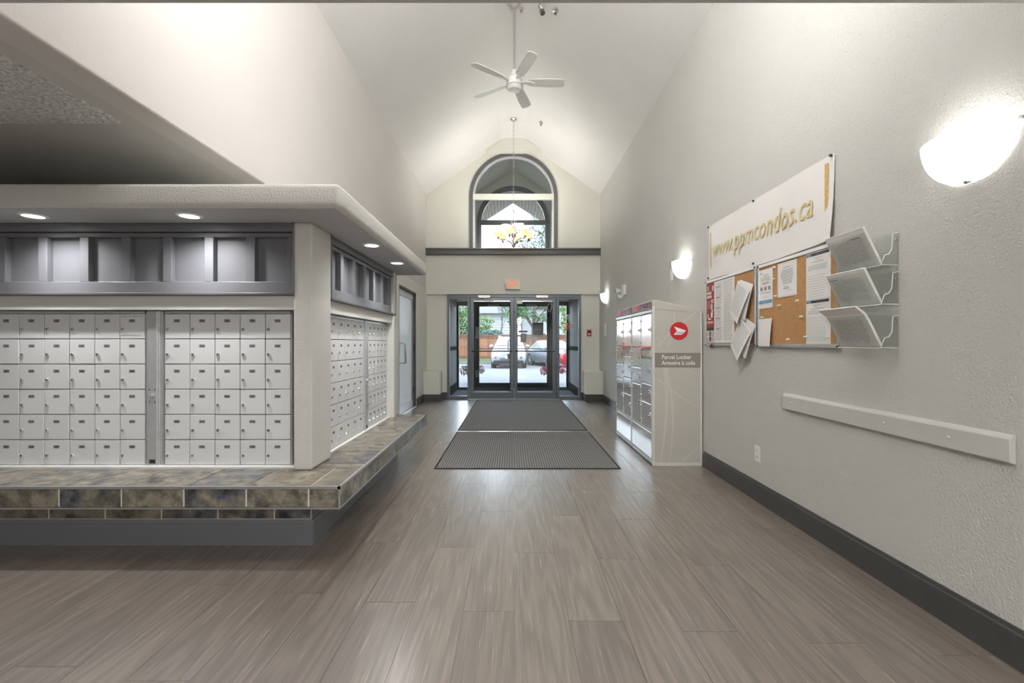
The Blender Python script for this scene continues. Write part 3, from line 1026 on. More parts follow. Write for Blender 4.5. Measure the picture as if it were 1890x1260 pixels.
# ------------------------------------------------------------------ floor mats
for lab, y0, y1, h in (('ribbed charcoal entrance mat lying against the doors', 6.32, 9.74, .010), ('ribbed charcoal entrance mat with its free edge on the planks', 4.39, 6.21, .010)):
    x0, x1 = -.745, 1.04
    t = thing('entrance_mat', lab, 'mat', ((x0 + x1) / 2, (y0 + y1) / 2, .0))
    hx, hy = (x1 - x0) / 2, (y1 - y0) / 2
    MB().box(-hx, hx, -hy, hy, .0003, .006).build('rubber_border', 'mat_base', t, bevel=.002, seg=1)
    MB().box(-hx + .022, hx - .022, -hy + .02, hy - .02, .004, h).build('carpet_pile', 'ribbed_carpet', t, bevel=.002, seg=1)

# ------------------------------------------------------------------ parcel locker
LX, LY0, LY1 = 1.375, 4.50, 6.05
t = thing('parcel_locker', 'beige parcel locker with mirrored doors and a red round emblem', 'parcel locker', (LX, LY0, 0))
D = XR - .012 - LX
def side(y0, y1, ins=0):
    return [(0, y0, 0), (D, y0, 0), (D, y0, 1.5), (0, y0, 1.555)]
MB().prism([(0.012, .012, .005), (D, .012, .005), (D, .012, 1.5), (.012, .012, 1.55)], (0, LY1 - LY0 - .024, 0)).build('cabinet', 'locker_edge', t)
MB().prism([(0, 0, 1.53), (D + .004, 0, 1.485), (D + .004, 0, 1.515), (D - .03, 0, 1.535), (.04, 0, 1.622), (0, 0, 1.625)], (0, LY1 - LY0, 0)).build('roof_cap', 'locker_beige', t, bevel=.012, seg=3)
# end panel facing the lobby
ep = MB().prism([(.018, -.003, .035), (D - .018, -.003, .035), (D - .018, -.003, 1.492), (.018, -.003, 1.53)], (0, .016, 0)).build('end_panel', 'locker_beige', t)
NR = [0]
def ribbon(p0, p1, bulge, w0, w1, n=16):
    pts = []
    for i in range(n + 1):
        u = i / n
        x = p0[0] + (p1[0] - p0[0]) * u + bulge * math.sin(PI * u)
        z = p0[1] + (p1[1] - p0[1]) * u
        w_ = w0 + (w1 - w0) * u
        pts.append((x, z, w_))
    NR[0] += 1
    rb = MB()
    cl = lambda x: min(max(x, .02), D - .02)
    for a, b in zip(pts[:-1], pts[1:]):
        rb.poly([(cl(x), -.0031 - NR[0] * .0002, z) for x, z in ((a[0], a[1]), (a[0] + a[2], a[1]), (b[0] + b[2], b[1]), (b[0], b[1]))])
    bm_ = rb.build('ribbon_print', 'locker_ribbon', ep, recalc=False)
ribbon((.07, .04), (.10, .98), .03, .012, .05)
ribbon((.16, .04), (.11, .98), .05, .01, .03)
ribbon((.02, .86), (.45, .56), -.02, .03, .012)
ribbon((.20, .98), (.45, .88), .02, .025, .02)
ribbon((.03, 1.17), (.20, 1.50), .06, .02, .012)
ribbon((.14, 1.17), (.40, 1.50), -.04, .012, .03)
ribbon((.28, .04), (.45, .20), .0, .02, .02)
ribbon((.02, 1.26), (.06, 1.17), .02, .02, .02)
MB().box(.02, D - .018, -.0060, -.003, .965, 1.105, 0).text('Parcel Locker', .058, (.085, -.0066, 1.045), 1, bold=.0006, sx=.9).text('Armoire à colis', .058, (.085, -.0066, .988), 1, bold=.0006, sx=.9).build('name_band', ['locker_band', 'white'], ep)
lg = MB()
cx, cz, r = .255, 1.318, .088
lg.prism([(cx + r * math.cos(2 * PI * i / 36), -.003, cz + r * math.sin(2 * PI * i / 36)) for i in range(36)], (0, -.003, 0), 0)
lg.poly([(cx - .05, -.0066, cz + .045), (cx + .068, -.0066, cz + .004), (cx + .030, -.0066, cz + .004), (cx - .02, -.0066, cz - .0)], 1)
lg.poly([(cx - .02, -.0066, cz), (cx + .030, -.0066, cz + .004), (cx + .068, -.0066, cz + .004), (cx + .026, -.0066, cz - .036), (cx - .052, -.0066, cz - .036)], 1)
for k, c_ in ((0, 2), (1, 2)):
    zz = cz - .008 - k * .012
    lg.poly([(cx - .018 - k * .010, -.0070, zz), (cx + .046 - k * .010, -.0070, zz), (cx + .042 - k * .010, -.0070, zz - .006), (cx - .023 - k * .010, -.0070, zz - .006)], c_)
lg.build('emblem', ['red', 'white', 'blue_ink'], ep, recalc=False)
MB().box(-.004, .02, -.006, .02, .0, 1.56).build('corner_post', 'locker_edge', t, bevel=.004)
MB().box(D - .02, D, -.006, .02, .0, 1.505).build('corner_post', 'locker_edge', t, bevel=.004)
MB().box(.02, D - .02, -.006, .02, .0, .035).build('end_rail', 'locker_edge', t, bevel=.003)
# front with two modules; the front faces -x. local y runs away from the viewer
HM = (LY1 - LY0) / 2
def keylock(par, y, z):
    MB().box(-.012, -.005, y - .018, y + .018, z - .025, z + .025).lathe((0, y, z), [(.0001, -.03), (.010, -.03), (.012, -.012)], 12, 'x').build('cam_lock', 'chrome', par)
for m_ in range(2):
    o0 = m_ * HM
    MB().box(-.006, .014, o0 + .005, o0 + .03, .02, 1.53).build('front_stile', 'locker_edge', t, bevel=.003)
    MB().box(-.006, .014, o0 + HM - .02, o0 + HM - .003, .02, 1.53).build('front_stile', 'locker_edge', t, bevel=.003)
    MB().box(-.004, .013, o0 + .03, o0 + HM - .02, .06, .318).build('base_panel', 'steel_mirror', t, bevel=.004)
    MB().box(-.004, .013, o0 + .03, o0 + HM - .02, .012, .052).build('kick_rail', 'brushed', t, bevel=.004)
    MB().box(-.010, .013, o0 + .005, o0 + HM - .003, .322, .345).build('front_rail', 'aluminium', t, bevel=.003)
    MB().box(-.010, .013, o0 + .005, o0 + HM - .003, 1.50, 1.53).build('front_rail', 'aluminium', t, bevel=.003)
    hd = MB().box(-.006, -.002, o0 + .035, o0 + HM - .03, 1.543, 1.612, 0)
    hd.box(-.0065, -.006, o0 + .06, o0 + HM * .55, 1.548, 1.607, 1)
    hd.box(-.0065, -.006, o0 + HM * .55, o0 + HM * .68, 1.548, 1.607, 3)
    for k in range(9):
        y_ = o0 + .09 + R.random() * .3
        z_ = 1.553 + R.random() * .035
        hd.box(-.007, -.0065, y_, y_ + R.uniform(.02, .05), z_, z_ + R.uniform(.005, .014), R.choice((0, 2, 2)))
    hd.box(-.0072, -.002, o0 + .035, o0 + .05, 1.543, 1.612, 4)
    hd.build('header_picture', ['pink', 'mulberry', 'ink', 'red_ink', 'gold'], t)
    cw = (HM - .055) / 2
    near = [(.35, .60), (.604, .79), (.794, 1.05), (1.16, 1.495)]
    far = [(.35, .76), (.764, .94), (.944, 1.16), (1.164, 1.495)]
    for c, segs in ((0, near), (1, far)):
        y0 = o0 + .032 + c * (cw + .006)
        for a, b in segs:
            dd = MB().box(-.005, .012, y0, y0 + cw - .014, a, b - .006).build('locker_door', 'steel_mirror', t, bevel=.004)
            keylock(dd, y0 + .035, a + (b - a) * .52)
            for z_ in (a + .05, b - .06):
                MB().sphere((-.006, y0 + cw - .012, z_), .012, n=10).build('hinge', 'chrome', dd, smooth=True)
        MB().box(-.008, .013, y0 + cw - .012, y0 + cw + .005, .345, 1.50).build('front_stile', 'locker_edge', t, bevel=.003)
    y0 = o0 + .032
    sl = MB().box(-.008, .012, y0, y0 + cw - .014, 1.054, 1.156, 0).box(-.014, -.008, y0 + .02, y0 + cw - .05, 1.075, 1.125, 2).box(-.012, -.008, y0 + cw - .05, y0 + cw - .02, 1.055, 1.14, 1)
    sl.prism([(-.008, y0, 1.156), (-.07, y0, 1.150), (-.07, y0, 1.156), (-.008, y0, 1.166)], (0, cw - .014, 0), 1)
    sl.build('mail_slot', ['locker_edge', 'red_ink', 'steel_mirror'], t)

# ------------------------------------------------------------------ things on the right wall
# frame: x runs towards the viewer along the wall (world -y), y into the wall, z up
RW = -PI / 2
def sconce(y, z, label, watts, at=None, rz=RW):
    t = thing('wall_sconce', label, 'wall lamp', (at[0], at[1], z) if at else (XR, y, z), rz, 'wall sconces')
    mb = MB()
    na, nb = 20, 10
    vs = []
    for j in range(nb + 1):
        b = PI / 2 * j / nb
        for i in range(na + 1):
            a = PI * i / na
            vs.append((.19 * math.cos(a) * math.cos(b) ** .85, -.125 * math.sin(a) * math.cos(b) ** .8 - .004, -.19 * math.sin(b) ** 1.05))
    fs = []
    for j in range(nb):
        for i in range(na):
            k = j * (na + 1) + i
            fs.append((k, k + 1, k + na + 2, k + na + 1))
    mb.raw(vs, fs)
    mb.build('glass_shade', 'shade_on', t, smooth=True)
    MB().box(-.06, .06, -.012, 0, -.12, -.03).build('back_plate', 'plastic_white', t)
    for x, zz in ((-.19, -.02), (.19, -.02)):
        MB().cyl((x, -.004, zz), (x * 1.02, -.02, zz), .007, n=8).build('clip', 'nickel', t)
    MB().cyl((0, -.012, -.186), (0, -.03, -.192), .008, n=8).build('clip', 'nickel', t)
    lamp('sconce_lamp', 'POINT', (0, -.085, .09 if at else -.02), watts, (1, .985, .97), .05, t)
    return t
sconce(1.87, 2.045, 'glowing white half bowl sconce above the handrail board', 0.45)
sconce(4.98, 2.085, 'glowing white half bowl sconce above the parcel locker', 0.45)
sconce(9.08, 2.17, 'glowing white half bowl sconce by the entrance doors', 0.45)
for x_ in (-.36, .42):  # pair of sconces added out of view to brighten the vault
    sconce(0, 4.05, 'added unseen fill sconce on the header wall %s the vault' % ('on the mailbox side of' if x_ < 0 else 'on the notice board side of'), 70, (x_, YF), PI)

# banner
yb0 = 4.36
t = thing('banner', 'glossy white banner with pale gold web address above the cork boards', 'banner', (XR, yb0, 1.80), RW)
bw, bh = 1.70, .50
mb = MB()
nx, nz = 40, 8
def bpos(u, v):
    x = u * bw
    y = -.006 - .006 * (1 - math.cos(u * 6 * PI)) / 2 - .03 * max(0, u - .9) * 10 * (1 - v) ** 2
    z = v * bh - .01 * math.sin(PI * u) * (1 - v) + .0
    return (x, y, z)
vs = [bpos(i / nx, j / nz) for j in range(nz + 1) for i in range(nx + 1)]
mb.raw(vs, [(j * (nx + 1) + i, j * (nx + 1) + i + 1, (j + 1) * (nx + 1) + i + 1, (j + 1) * (nx + 1) + i) for j in range(nz) for i in range(nx)])
bs = mb.build('sheet', 'banner', t, smooth=True)
MB().text('www.ppmcondos.ca', .225, (.085, -.0165, .185), 0, shear=.28, sx=.78, bold=.0012).build('lettering', 'banner_ink', bs, recalc=False)
MB().box(.045, .062, -.014, -.012, .10, .43).build('gold_strip', 'gold', bs)
MB().box(bw - .075, bw - .045, -.014, -.012, .10, .46).build('gold_strip', 'gold', bs)
for x in (.01, .82, bw - .02):
    for z in (.492, .012):
        if not (x > 1.6 and z < .1):
            MB().lathe((x, -.006, z), [(.0001, -.018), (.008, -.016), (.009, -.006)], 8, 'y').build('tack', 'ceramic_dark', bs)

# cork boards
def corkboard(label, y0, y1, z0, z1):
    t = thing('cork_board', label, 'notice board', (XR, y0, z0), RW)
    w_, h = y0 - y1, z1 - z0
    MB().box(.012, w_ - .012, -.012, -.001, .012, h - .012).build('cork', 'cork', t)
    for i, (a, b, c, d) in enumerate(((0, w_, 0, .022), (0, w_, h - .022, h), (0, .022, .022, h - .022), (w_ - .022, w_, .022, h - .022))):
        MB().box(a, b, -.02, -.001, c, d).build('frame_rail', 'white' if i == 1 else 'aluminium', t, bevel=.003)
    for x in (.01, w_ - .01):
        for z in (.01, h - .01):
            MB().box(x - .012, x + .012, -.0215, -.0195, z - .006, z + .006).build('corner_screw', 'ceramic_dark', t)
    return t
corkboard('cork board with a red poster and loose sheets', 4.41, 3.505, 1.175, 1.787)
corkboard('cork board with notices beside the clear file pockets', 3.478, 2.606, 1.17, 1.782)

def sheet(name, label, cat, y, z, w_, h, lines, mats=('paper', 'ink_soft', 'red_ink', 'blue_ink', 'ceramic_dark'), off=.0135, tilt=0.0, curl=0.0, extra=None, group=None):
    t = tag(obj(name, None, None, (XR - off, y, z), RW), label, cat, group)
    t.rotation_euler = (0, 0, RW)
    mb = MB()
    n = 8
    bow = lambda v, u: -.0012 - curl * (math.sin(v * PI) * .4 + (1 - v) ** 2) * u
    ca, sa = math.cos(tilt), math.sin(tilt)
    def q(x, y_, z_):
        return (x * ca - z_ * sa, y_, x * sa + z_ * ca)
    vs, fs = [], []
    for j in range(n + 1):
        for i in range(n + 1):
            vs.append(q(w_ * i / n, bow(j / n, i / n), h * j / n))
    for j in range(n):
        for i in range(n):
            k = j * (n + 1) + i
            fs.append((k, k + 1, k + n + 2, k + n + 1))
    mb.raw(vs, fs, 0)
    pp = mb.build('page', [mats[0]], t, smooth=True)
    pr = MB()
    NB = [0]
    def bar(x0, x1, z0, z1, mi):
        NB[0] += 1
        e = -.0009 - .00002 * min(NB[0], 60)
        pr.poly([q(x0, bow(z0 / h, x0 / w_) + e, z0), q(x1, bow(z0 / h, x1 / w_) + e, z0), q(x1, bow(z1 / h, x1 / w_) + e, z1), q(x0, bow(z1 / h, x0 / w_) + e, z1)], mi)
    for (x0, x1, z0, z1, mi) in lines:
        bar(x0 * w_, x1 * w_, z0 * h, z1 * h, mi - 1)
    if pr.v:
        tag(pr.build('print', list(mats[1:]), pp, recalc=False), kind='stuff')
    return t
def words(x0, x1, z, th=.007, mi=1, gap=.02):
    out = []
    x = x0
    while x < x1:
        l_ = R.uniform(.03, .12)
        out.append((x, min(x1, x + l_), z, z + th, mi))
        x += l_ + gap
    return out
def rows(zt, zb, step, x0, x1, th=.007, mi=1):
    out = []
    z = zt
    while z > zb:
        out += words(x0, x1 - R.random() * .1, z, th, mi)
        z -= step
    return out
# red poster
L_ = [(0, 1, .245, 1, 2), (0, 1, .20, .245, 4)]
L_ += [(.08, .30, .94 - i * .03, .952 - i * .03, 1) for i in range(3)]
L_ += [(.06 + i * .09, .125 + i * .09, .81, .855, 1) for i in range(7)] + [(.06 + i * .085, .12 + i * .085, .75, .792, 1) for i in range(8)]
L_ += [(.06, .46 - .03 * (i % 3), .69 - i * .022, .698 - i * .022, 3) for i in range(6)]
L_ += [(.06, .30 + .03 * i, .47 - i * .025, .48 - i * .025, 1) for i in range(3)] + [(.2, .62, .385, .41, 1), (.06, .9, .335, .352, 1), (.06, .9, .312, .320, 3)]
L_ += [(.62, .90, .66, .72, 5), (.56, .84, .56, .64, 5), (.66, .92, .50, .55, 5), (.60, .84, .42, .50, 1), (.75, .98, .86, .95, 5)]
L_ += [(.04, .30, .11, .185, 5), (.36, .62, .11, .19, 6), (.68, .98, .10, .19, 5), (.04, .30, .01, .09, 5), (.36, .64, .02, .10, 3 + 3), (.68, .98, .02, .09, 5)]
L_ = [(a, b, c, d, {1: 2, 2: 1, 3: 5, 4: 4, 5: 3, 6: 6}.get(m_, 4)) for a, b, c, d, m_ in L_]
sheet('red_poster', 'tall dark red poster pinned at the end of the cork board', 'poster', 4.385, 1.205, .155, .555, L_, mats=('paper', 'poster_red', 'paper', 'locker_ribbon', 'ceramic_dark', 'pink', 'mulberry'))
# list poster
L_ = rows(.96, .04, .024, .08, .44, .006) + rows(.96, .04, .026, .50, .94, .006) + [(.1, .3, .9 - .17 * i, .91 - .17 * i, 2) for i in range(5)]
sheet('printed_list', 'large pale printed list beside the red poster', 'notice', 4.225, 1.203, .385, .555, L_)
# loose sheaves sticking out
for lab, y, z, tl, k in (('sheaf of loose printed sheets hanging over the lower board rim', 3.845, 1.18, -.62, 0), ('sheaf of loose printed sheets pinned at a slant above another', 3.86, 1.46, -.52, 1)):
    for i in range(2):
        L_ = rows(.90, .12, .055, .08, .92, .014) if i == 1 else []
        if i == 1:
            sheet('loose_sheaf', lab, 'papers', y, z - .0, .215, .285, L_, off=.045, tilt=tl, curl=.03, group=None)
        else:
            sheet('loose_sheet', lab.replace('sheaf of loose printed sheets', 'back sheet') , 'papers', y - .06, z - .02, .215, .285, L_, off=.030, tilt=tl + .22, curl=.02)
# notices on the near board
L_ = [(.08, .28, .9, .92, 1)] + [(.30, .72, .85, .862, 1), (.38, .62, .82, .83, 1)] + rows(.79, .70, .028, .15, .85, .009) + [(.25, .75, .64, .66, 2), (.3, .6, .61, .617, 1)] + [(.14, .30, .46, .55, 1), (.42, .58, .46, .55, 1), (.70, .86, .46, .55, 1), (.12, .86, .39, .40, 1), (.3, .65, .28, .287, 1), (.02, .98, .13, .21, 3)]
sheet('notice', 'narrow notice with a blue band along its foot', 'notice', 3.462, 1.455, .185, .285, [l for l in L_], group=None)
L_ = [(.28, .68, .84, .856, 1)] + [(.15 + .03 * abs(i - 3), .85 - .02 * abs(i - 3), .76 - i * .048, .775 - i * .048, 1) for i in range(9)] + [(.35, .6, .28, .292, 1), (.33, .62, .225, .248, 1), (.5, .8, .17, .178, 1), (.02, .98, .03, .034, 1), (.02, .98, .96, .964, 1)]
sheet('notice', 'squarish notice with centred dark text', 'notice', 3.215, 1.515, .215, .235, L_)
L_ = [(.02, .94, .925, .985, 4), (.05, .22, .93, .98, 3), (.4, .8, .945, .953, 1), (.3, .66, .875, .882, 2), (.42, .56, .84, .846, 1), (.26, .72, .79, .8, 1)] + rows(.72, .60, .024, .1, .9, .007) + rows(.5, .05, .055, .08, .85, .006)
sheet('notice', 'long notice with a black header, upper one of two', 'notice', 2.905, 1.468, .225, .288, L_)
L_ = [(.02, .94, .925, .985, 4), (.05, .22, .93, .98, 3), (.4, .8, .945, .953, 1), (.26, .62, .87, .88, 1), (.36, .5, .83, .84, 1), (.2, .72, .79, .8, 1)] + rows(.74, .66, .03, .1, .8, .01) + rows(.60, .06, .04, .06, .9, .006)
sheet('notice', 'long notice with a black header, lower one of two', 'notice', 2.905, 1.194, .225, .272, L_)
sheet('notice', 'blank curling sheet pinned near the board foot', 'notice', 3.455, 1.178, .185, .20, [], curl=.018, off=.0225)
for y, z in ((3.25, 1.735), (3.26, 1.655), (3.235, 1.53), (3.19, 1.46), (2.985, 1.475), (3.405, 1.39), (2.945, 1.37), (3.09, 1.225), (2.9, 1.24), (2.705, 1.235)):
    tag(MB().lathe((0, 0, 0), [(.0001, -.020), (.007, -.019), (.005, -.012), (.008, -.002), (.0001, 0)], 8, 'y').build('push_pin', 'pin_white', None, (XR - .012, y, z), RW), 'small white push pin stuck in the cork board with notices', 'push pin', 'push pins on the cork board')
# binder clip hanging at the foot of the far board
t = thing('binder_clip', 'small chrome binder clip on the lower rim of the cork board', 'clip', (XR - .02, 4.26, 1.165), RW)
MB().prism([(-.02, -.022, -.01), (-.02, .004, -.01), (-.02, -.006, .025)], (.04, 0, 0)).build('spring_body', 'ceramic_dark', t)
MB().tube([(-.012, -.02, .005), (-.01, -.03, -.035), (.01, -.03, -.035), (.012, -.02, .005)], .0025, 6).build('wire_handle', 'chrome', t)

# clear file pockets with leaflets
for i, (zb, word) in enumerate(((1.575, 'topmost'), (1.385, 'middle'), (1.175, 'lowest'))):
    y0, y1 = 2.515, 2.225
    wd = y0 - y1
    t = thing('file_pocket', 'clear acrylic wall file pocket, %s of three' % word, 'file holder', (XR, y0, zb), RW, 'file pockets on the wall')
    mb = MB()
    mb.box(0, wd, -.006, -.002, .0, .165)                                  # back
    mb.prism([(0, -.002, 0), (wd, -.002, 0), (wd, -.092, .004), (0, -.092, .004)], (0, 0, .004))      # floor
    mb.prism([(0, -.088, .004), (wd, -.088, .004), (wd, -.165, .16), (0, -.165, .16)], (0, -.003, 0))  # sloping front
    mb.build('pocket', 'acrylic', t, bevel=.001, seg=1)
    for x in (0, wd - .003):
        ends = MB().prism([(x, -.004, 0), (x, -.090, .002), (x, -.11, .045), (x, -.045, .055), (x, -.035, .075), (x, -.03, .155), (x, -.004, .165)], (.003, 0, 0))
        ends.build('end_wall', 'acrylic', t)
    MB().tube([(wd, -.004, .16), (wd, -.03, .155), (wd, -.035, .08), (wd, -.05, .055), (wd, -.07, .05), (wd, -.088, .004), (wd, -.004, .002)], .0022, 6).build('edge_bead', 'white', t)
    MB().tube([(0, -.09, .002), (wd, -.09, .002)], .003, 6).build('edge_bead', 'white', t)
    MB().cyl((wd - .012, -.008, .13), (wd - .012, -.002, .13), .006, n=10).build('screw', 'chrome', t)
    st = thing('leaflet_stack', 'leaning printed leaflets in the %s clear file pocket' % word, 'papers', (XR - .0, y0 - .006, zb + .006), RW, 'leaflets in the file pockets')
    hh = (.20, .19, .215)[i]
    ln = Vector((0, -.083 + .015, .0))
    up = Vector((0, -.078, .158)).normalized()
    nn = Vector((0, -.158, -.078)).normalized()
    def pp_(x, h_, d=0):
        c = Vector((x, -.080, .002)) + up * h_ + nn * (d - .0) + Vector((0, -(.022 if i == 2 else .0) * (max(0, h_ - .155) / .05) ** 2, 0))
        return c
    mb = MB()
    ww = wd - .018
    for j in range(6):
        a, b = hh * j / 6, hh * (j + 1) / 6
        mb.poly([pp_(.004, a), pp_(ww, a), pp_(ww, b), pp_(.004, b)])
        mb.poly([pp_(.004, a, -.012), pp_(ww, a, -.012), pp_(ww, b, -.012), pp_(.004, b, -.012)])
        for x in (.004, ww):
            mb.poly([pp_(x, a), pp_(x, b), pp_(x, b, -.012), pp_(x, a, -.012)])
    mb.poly([pp_(.004, hh), pp_(ww, hh), pp_(ww, hh, -.012), pp_(.004, hh, -.012)])
    pg = mb.build('pages', 'paper', st, recalc=False)
    pr = MB()
    for k in range(22):
        x = .03 + k * .0095
        if x > ww - .04:
            break
        h0 = .02 + R.random() * .02
        while h0 < hh * .78:
            l_ = R.uniform(.01, .04)
            e = min(h0 + l_, hh * .8)
            pr.poly([pp_(x, h0, .001), pp_(x + .003, h0, .001), pp_(x + .003, e, .001), pp_(x, e, .001)], 0)
            h0 += l_ + .006
    tag(pr.build('print', 'ink_faint', pg, recalc=False), kind='stuff')
    if i < 2:
        x0 = (.17, .02)[i]
        lb = MB().poly([pp_(x0, .155, .004), pp_(x0 + .085, .155, .004), pp_(x0 + .085, .172, .004), pp_(x0, .172, .004)], 0)
        lb.poly([pp_(x0 + .01, .161, .005), pp_(x0 + .075, .161, .005), pp_(x0 + .075, .165, .005), pp_(x0 + .01, .165, .005)], 1)
        lb.build('pocket_label', ['white', 'ink_soft'], t, recalc=False)

# handrail board, outlet and small fittings
t = thing('wall_rail', 'grey painted wooden bumper board fixed along the wall', 'rail', (XR, 3.147, .747), RW)
hb = MB().prism([(0, 0, 0), (0, -.024, .008), (0, -.026, .095), (0, -.012, .112), (0, 0, .113)], (1.44, 0, 0))
hb.build('board', 'rail_paint', t, bevel=.003)
for x in (.10, .86, 1.20):
    MB().lathe((x, -.025, .055), [(.0001, -.004), (.006, -.003), (.008, 0)], 10, 'y').build('screw_cap', 'rail_paint', t)
t = thing('power_outlet', 'white duplex power outlet low on the wall', 'outlet', (XR, 3.54, .30), RW)
MB().box(0, .075, -.006, 0, 0, .12).build('cover_plate', 'plastic_white', t, bevel=.003)
for z in (.035, .085):
    s_ = MB().box(.022, .053, -.008, -.005, z - .016, z + .016, 0).box(.028, .031, -.0086, -.0078, z - .004, z + .008, 1).box(.043, .046, -.0086, -.0078, z - .004, z + .008, 1).box(.035, .039, -.0086, -.0078, z - .012, z - .008, 1)
    s_.build('socket', ['plastic_white', 'ink'], t)
t = thing('emergency_light', 'white twin head emergency light on the wall past the locker', 'emergency light', (XR, 7.62, 2.04), RW)
MB().box(-.05, .09, -.05, 0, -.05, .12).build('housing', 'plastic_white', t, bevel=.01)
for x, yy, zz in ((-.06, -.10, .03), (.06, -.10, -.09)):
    hd = MB().lathe((x, yy, zz), [(.0001, .03), (.03, .025), (.045, -.03), (.047, -.045), (.0001, -.045)], 14, 'y').build('lamp_head', 'plastic_white', t, smooth=True)
    MB().lathe((x, yy - .046, zz), [(.0001, -.004), (.04, 0)], 14, 'y').build('lens', 'plate_grey', hd)
    MB().tube([(x, yy + .02, zz), (x, -.03, zz * .5)], .012, 6).build('swivel', 'plastic_white', hd)
t = thing('wall_switch', 'small white plate on the wall beside the middle sconce', 'switch', (XR, 5.42, 2.0), RW)
MB().box(0, .075, -.008, 0, -.07, .07).build('cover_plate', 'plastic_white', t, bevel=.003)
MB().box(.025, .05, -.014, -.006, -.025, .025).build('rocker', 'white', t, bevel=.002)
t = thing('intercom_panel', 'slim white panel on the wall near the entrance doors', 'wall panel', (XR, 9.28, 1.34), RW)
MB().box(0, .19, -.015, 0, 0, .25).build('housing', 'plastic_white', t, bevel=.004)
MB().box(.02, .17, -.018, -.014, .02, .23).build('cover', 'white', t, bevel=.003)
# fire alarm pull and exit sign on the end wall
t = thing('fire_alarm_pull', 'red fire alarm pull station beside the entrance doors', 'fire alarm', (1.648, YD, 1.36))
MB().box(-.047, .047, -.035, 0, -.01, .125).build('housing', 'red', t, bevel=.005)
MB().box(-.030, .030, -.040, -.034, .05, .105).build('window', 'ceramic_dark', t)
MB().prism([(-.025, -.036, .02), (.025, -.036, .02), (.025, -.036, .045), (-.025, -.036, .045)], (0, -.016, 0)).build('pull_bar', 'white', t, bevel=.003)
t = thing('exit_sign', 'lit exit sign with red letters above the doors', 'exit sign', (.018, YB, 2.335))
MB().box(-.155, .155, -.07, 0, 0, .22).build('housing', 'plastic_white', t, bevel=.006)
MB().box(-.135, .135, -.074, -.069, .02, .20).build('face', 'exit_face', t)
MB().text('EXIT', .17, (0, -.076, .05), 0, 'CENTER', bold=.001, sx=.66).build('lettering', 'exit_red', t, recalc=False)

# ------------------------------------------------------------------ ceiling fan
t = thing('ceiling_fan', 'white five blade ceiling fan on a long rod', 'ceiling fan', (XC, 5.75, 4.40))
MB().cyl((0, 0, .18), (0, 0, 1.0), .016, n=12).build('down_rod', 'nickel', t, smooth=True)
MB().lathe((0, 0, 1.08), [(.09, 0), (.085, -.03), (.045, -.09), (.016, -.11)], 20).build('ceiling_cup', 'nickel', t, smooth=True)
MB().lathe((0, 0, 0), [(.0001, .20), (.035, .2), (.04, .13), (.075, .12), (.095, .09), (.10, .04), (.095, .0)], 24).build('motor_housing', 'fan_white', t, smooth=True)
hb = MB().lathe((0, 0, 0), [(.098, .012), (.105, .0), (.10, -.02), (.075, -.045), (.0001, -.05)], 24).build('hub_cover', 'fan_white', t, smooth=True)
MB().lathe((0, 0, -.002), [(.1005, .006), (.1075, 0), (.1075, -.004)], 24).build('trim_ring', 'bronze', hb)
for k in range(5):
    a = math.radians(2 + 72 * k)
    ca, sa = math.cos(a), math.sin(a)
    mb = MB()
    out = [(.17, -.045), (.22, -.058), (.45, -.068), (.60, -.066), (.625, -.04), (.63, 0), (.625, .04), (.60, .062), (.45, .066), (.22, .055), (.17, .045)]
    tw = -.21
    pts = [(r * ca - s * sa, r * sa + s * ca, .05 + s * tw) for r, s in out]
    mb.prism(pts, (0, 0, .008))
    bl = mb.build('blade', 'fan_white', t)
    mb = MB().prism([(r * ca - s * sa, r * sa + s * ca, .045 + s * tw) for r, s in ((.08, -.018), (.2, -.03), (.26, 0), (.2, .03), (.08, .018))], (0, 0, .006))
    mb.build('blade_iron', 'fan_white', bl)

# small ceiling devices
def cz(x):
    return ZE + SL * (XR - x) if x > XC + .19 else ZT
for x, y, lab in ((.12, 5.9, 'sprinkler head beside the fan rod'), (.53, 5.63, 'sprinkler head on the ceiling slope nearest the right wall'), (.535, 8.5, 'sprinkler head on the ceiling slope near the chandelier')):
    t = thing('sprinkler_head', lab, 'sprinkler', (x, y, cz(x)))
    MB().lathe((0, 0, 0), [(.035, .02), (.035, -.006), (.012, -.010), (.010, -.03)], 14).build('escutcheon', 'nickel', t, smooth=True)
    MB().lathe((0, 0, -.04), [(.0001, -.004), (.018, -.003), (.018, 0), (.006, .012)], 12).build('deflector', 'bronze', t)
t = thing('ceiling_spotlight', 'small swivelling spot head on the ceiling slope', 'spotlight', (.37, 5.70, cz(.37)))
MB().lathe((0, 0, 0), [(.045, .03), (.045, -.008), (.0001, -.012)], 14).build('mount', 'nickel', t, smooth=True)
MB().cyl((-.04, 0, -.01), (.0, -.02, -.09), .012, .02, n=10).build('arm', 'nickel', t)
MB().cyl((.0, -.02, -.08), (.01, -.03, -.12), .03, .03, n=12).build('head', 'bronze', t)

